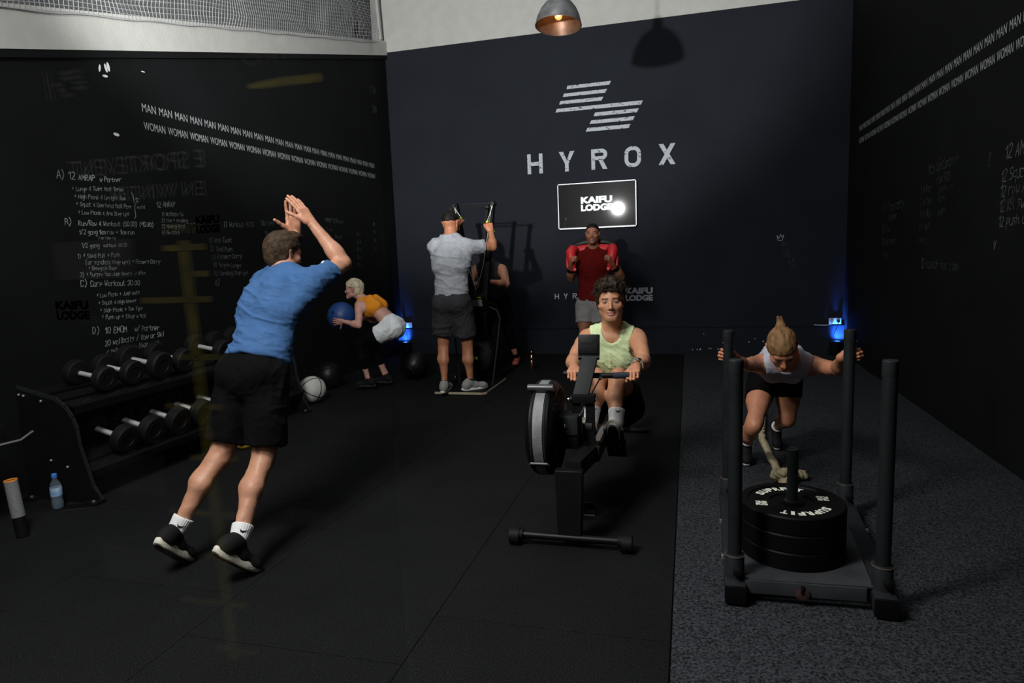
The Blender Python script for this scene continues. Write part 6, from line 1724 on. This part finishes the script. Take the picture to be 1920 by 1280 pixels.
MB().lathe([(.0332, .125), (.0345, .125), (.0345, .343), (.0332, .343)], n=32, close=True).build('paper_wrap', mat('grey_printed_wrap', (.22, .225, .23), .7, c2=(.12, .125, .13), vscale=60, stretch=(1, 1, 6)), fr_, smooth=.5)
MB().lathe([(.0334, .343), (.0348, .343), (.0348, .352), (.0334, .352)], n=32, close=True).build('orange_edge', mat('orange_card', (.80, .26, .03), .7), fr_, smooth=.5)
# padded bench reaching in at the left edge
bn = thing('bench', 'black padded bench with grey strap at the far left edge', 'bench', (-4.10, 2.52, 0))
MB().box((0, .0, .62), (.30, .80, .10), ch=.03).build('pad', M_bb, bn)
MB().bar((0, -.30, .0), (0, -.28, .58), .05, .05).bar((0, .22, .0), (0, .20, .58), .05, .05).build('leg', M_blk_metal, bn)
MB().box((0, -.30, .015), (.40, .06, .03), ch=.005).box((0, .22, .015), (.34, .06, .03), ch=.005).build('foot_bar', M_blk_metal, bn)
MB().tube([(.10, .28, .60), (.16, .34, .55), (.22, .42, .56), (.25, .48, .60)], .022, 8, flat=.25).build('strap', mat('grey_strap', (.10, .10, .10), .8), bn)

# ---- copper bottle
cb_ = thing('copper_bottle', 'slim copper drinks bottle on the floor by the back wall', 'bottle', (-2.035, 8.46, 0))
MB().lathe([(0, 0), (.030, 0), (.033, .006), (.033, .115), (.028, .125), (.033, .135), (.033, .165), (.026, .180), (.022, .200)], n=28).build('bottle_body', M_copper, cb_, smooth=.7)
MB().lathe([(.024, .200), (.029, .206), (.029, .238), (.024, .250), (0, .252)], n=28).build('cap', mat('dark_copper', (.36, .15, .09), .3, metal=1), cb_, smooth=.7)

# ---- red bag across the shoulders of the man at the back
cen = Vector((-1.140, 8.225, 1.560)); bag = thing('power_bag', 'red crescent training bag with black back over the shoulders', 'bag', (cen.x, cen.y, cen.z))
pts = []; rs = []
for i in range(25):
    a = math.pi * (-.04 + 1.08 * i / 24)
    x_ = -.235 * math.cos(a); back = math.sin(a)
    pts.append((x_, .075 * back - .075, -.030 + .030 * back)); rs.append(.055 + .012 * back)
MB().tube(pts, rs, 20).build('bag_body', M_red_vinyl, bag, smooth=1.5)
top_ = MB(); tp = []; tr_ = []
for i in range(17):
    a = math.pi * (.06 + .88 * i / 16); tp.append((-.270 * math.cos(a), .100 * math.sin(a) - .035, .005 + .095 * math.sin(a))); tr_.append(.030 + .034 * math.sin(a))
top_.tube(tp, tr_, 18, flat=.8).build('black_panel', M_bb, bag, smooth=1.5)
for sg in (-1, 1):
    en = MB().tube([(sg * .215, -.075, -.020), (sg * .248, -.135, .000), (sg * .255, -.190, -.030), (sg * .248, -.215, -.085), (sg * .238, -.225, -.150), (sg * .225, -.228, -.205), (sg * .212, -.225, -.240)], [.056, .064, .062, .056, .046, .036, .022], 18).build('bag_end', M_red_vinyl, bag, smooth=1.5)
    MB().tube([(sg * .290, -.12, -.03), (sg * .305, -.18, -.10), (sg * .305, -.20, -.19), (sg * .285, -.21, -.240), (sg * .235, -.225, -.245)], .014, 10, flat=.6).build('strap', M_red_vinyl, en)
    MB().lathe([(.0, -.014), (.020, -.011), (.025, 0), (.020, .011), (0, .014)], (sg * .205, -.245, -.235), (0, -1, .2), 20).build('grip_knob', M_red_vinyl, en)

# ---- blue uplights in the back corners, wall sockets and cables
def uplight(label, loc, rz, tilt):
    u = thing('uplight', label, 'lamp', loc, rz, 'blue uplights in the back corners')
    MB().lathe([(.050, 0), (.062, .01), (.072, .10), (.074, .165), (.066, .165), (.064, .11), (.0, .10)], (0, 0, .035), (0, 0, 1), 28).build('can', M_blk_metal, u, smooth=.6)
    MB().lathe([(0, 0), (.063, 0), (.063, .004), (0, .006)], (0, 0, .165), (0, 0, 1), 28).build('lens', mat('lit_blue_lens', (.02, .08, .5), .3, emis=(.03, .16, 1.0), estr=14), u)
    MB().tube([(-.085, 0, .0), (-.085, 0, .10), (-.072, 0, .13)], .008, 8).tube([(.085, 0, .0), (.085, 0, .10), (.072, 0, .13)], .008, 8).bar((-.085, 0, .006), (.085, 0, .006), .03, .012).build('yoke', M_blk_metal, u)
    return u


for label, loc, tgt, en in (('black uplight throwing blue light in the right back corner', (1.915, 9.675, 0), (2.046, 9.81, .36), 170), ('black uplight throwing blue light in the left back corner', (-4.385, 9.675, 0), (-4.514, 9.81, .36), 150)):
    u = uplight(label, loc, 0, 0)
    s_ = spot('uplight_beam', (0, 0, .185), (tgt[0] - loc[0], tgt[1] - loc[1], tgt[2]), en, (.03, .17, 1.0), 100, .9, .03); s_.parent = u
for x_, lab, flip in ((1.925, 'white double wall socket in the right back corner', 1), (-4.395, 'white double wall socket in the left back corner', -1)):
    so = thing('wall_socket', lab, 'socket', (x_, YB - .033, .462))
    MB().box((0, 0.006, 0), (.155, .016, .082), ch=.004).build('face_plate', mat('white_plastic', (.55, .56, .58), .4), so)
    for dx in (-.038, .038): MB().lathe([(.028, .0), (.028, .002), (.022, .002), (.021, -.004), (0, -.004)], (dx, -.003, 0), (0, -1, 0), 24).build('outlet', mat('white_plastic_outlet', (.40, .41, .43), .4), so)
    MB().cyl((.038 * flip, -.004, 0), (.038 * flip, -.045, 0), .020, .017, 18).build('plug', M_blk_plastic, so)
    pc = [(.038 * flip, -.045, 0), (.02 * flip, -.06, -.06), (-.03 * flip, -.08, -.18), (-.02 * flip, -.11, -.34), (0, -.13, -.45)]
    MB().tube(pc, .004, 6).build('cable', M_blk_plastic, so)
    if flip > 0:
        MB().cyl((-.038, -.004, 0), (-.038, -.035, 0), .020, .017, 18).build('plug', mat('white_plug', (.55, .56, .58), .4), so)
        MB().tube([(-.038, -.035, 0), (-.05, -.045, -.035), (-.10, -.045, -.050), (-.18, -.040, -.050), (-.27, -.035, -.046)], .006, 8).build('cable', mat('white_cable', (.6, .6, .6), .5), so)
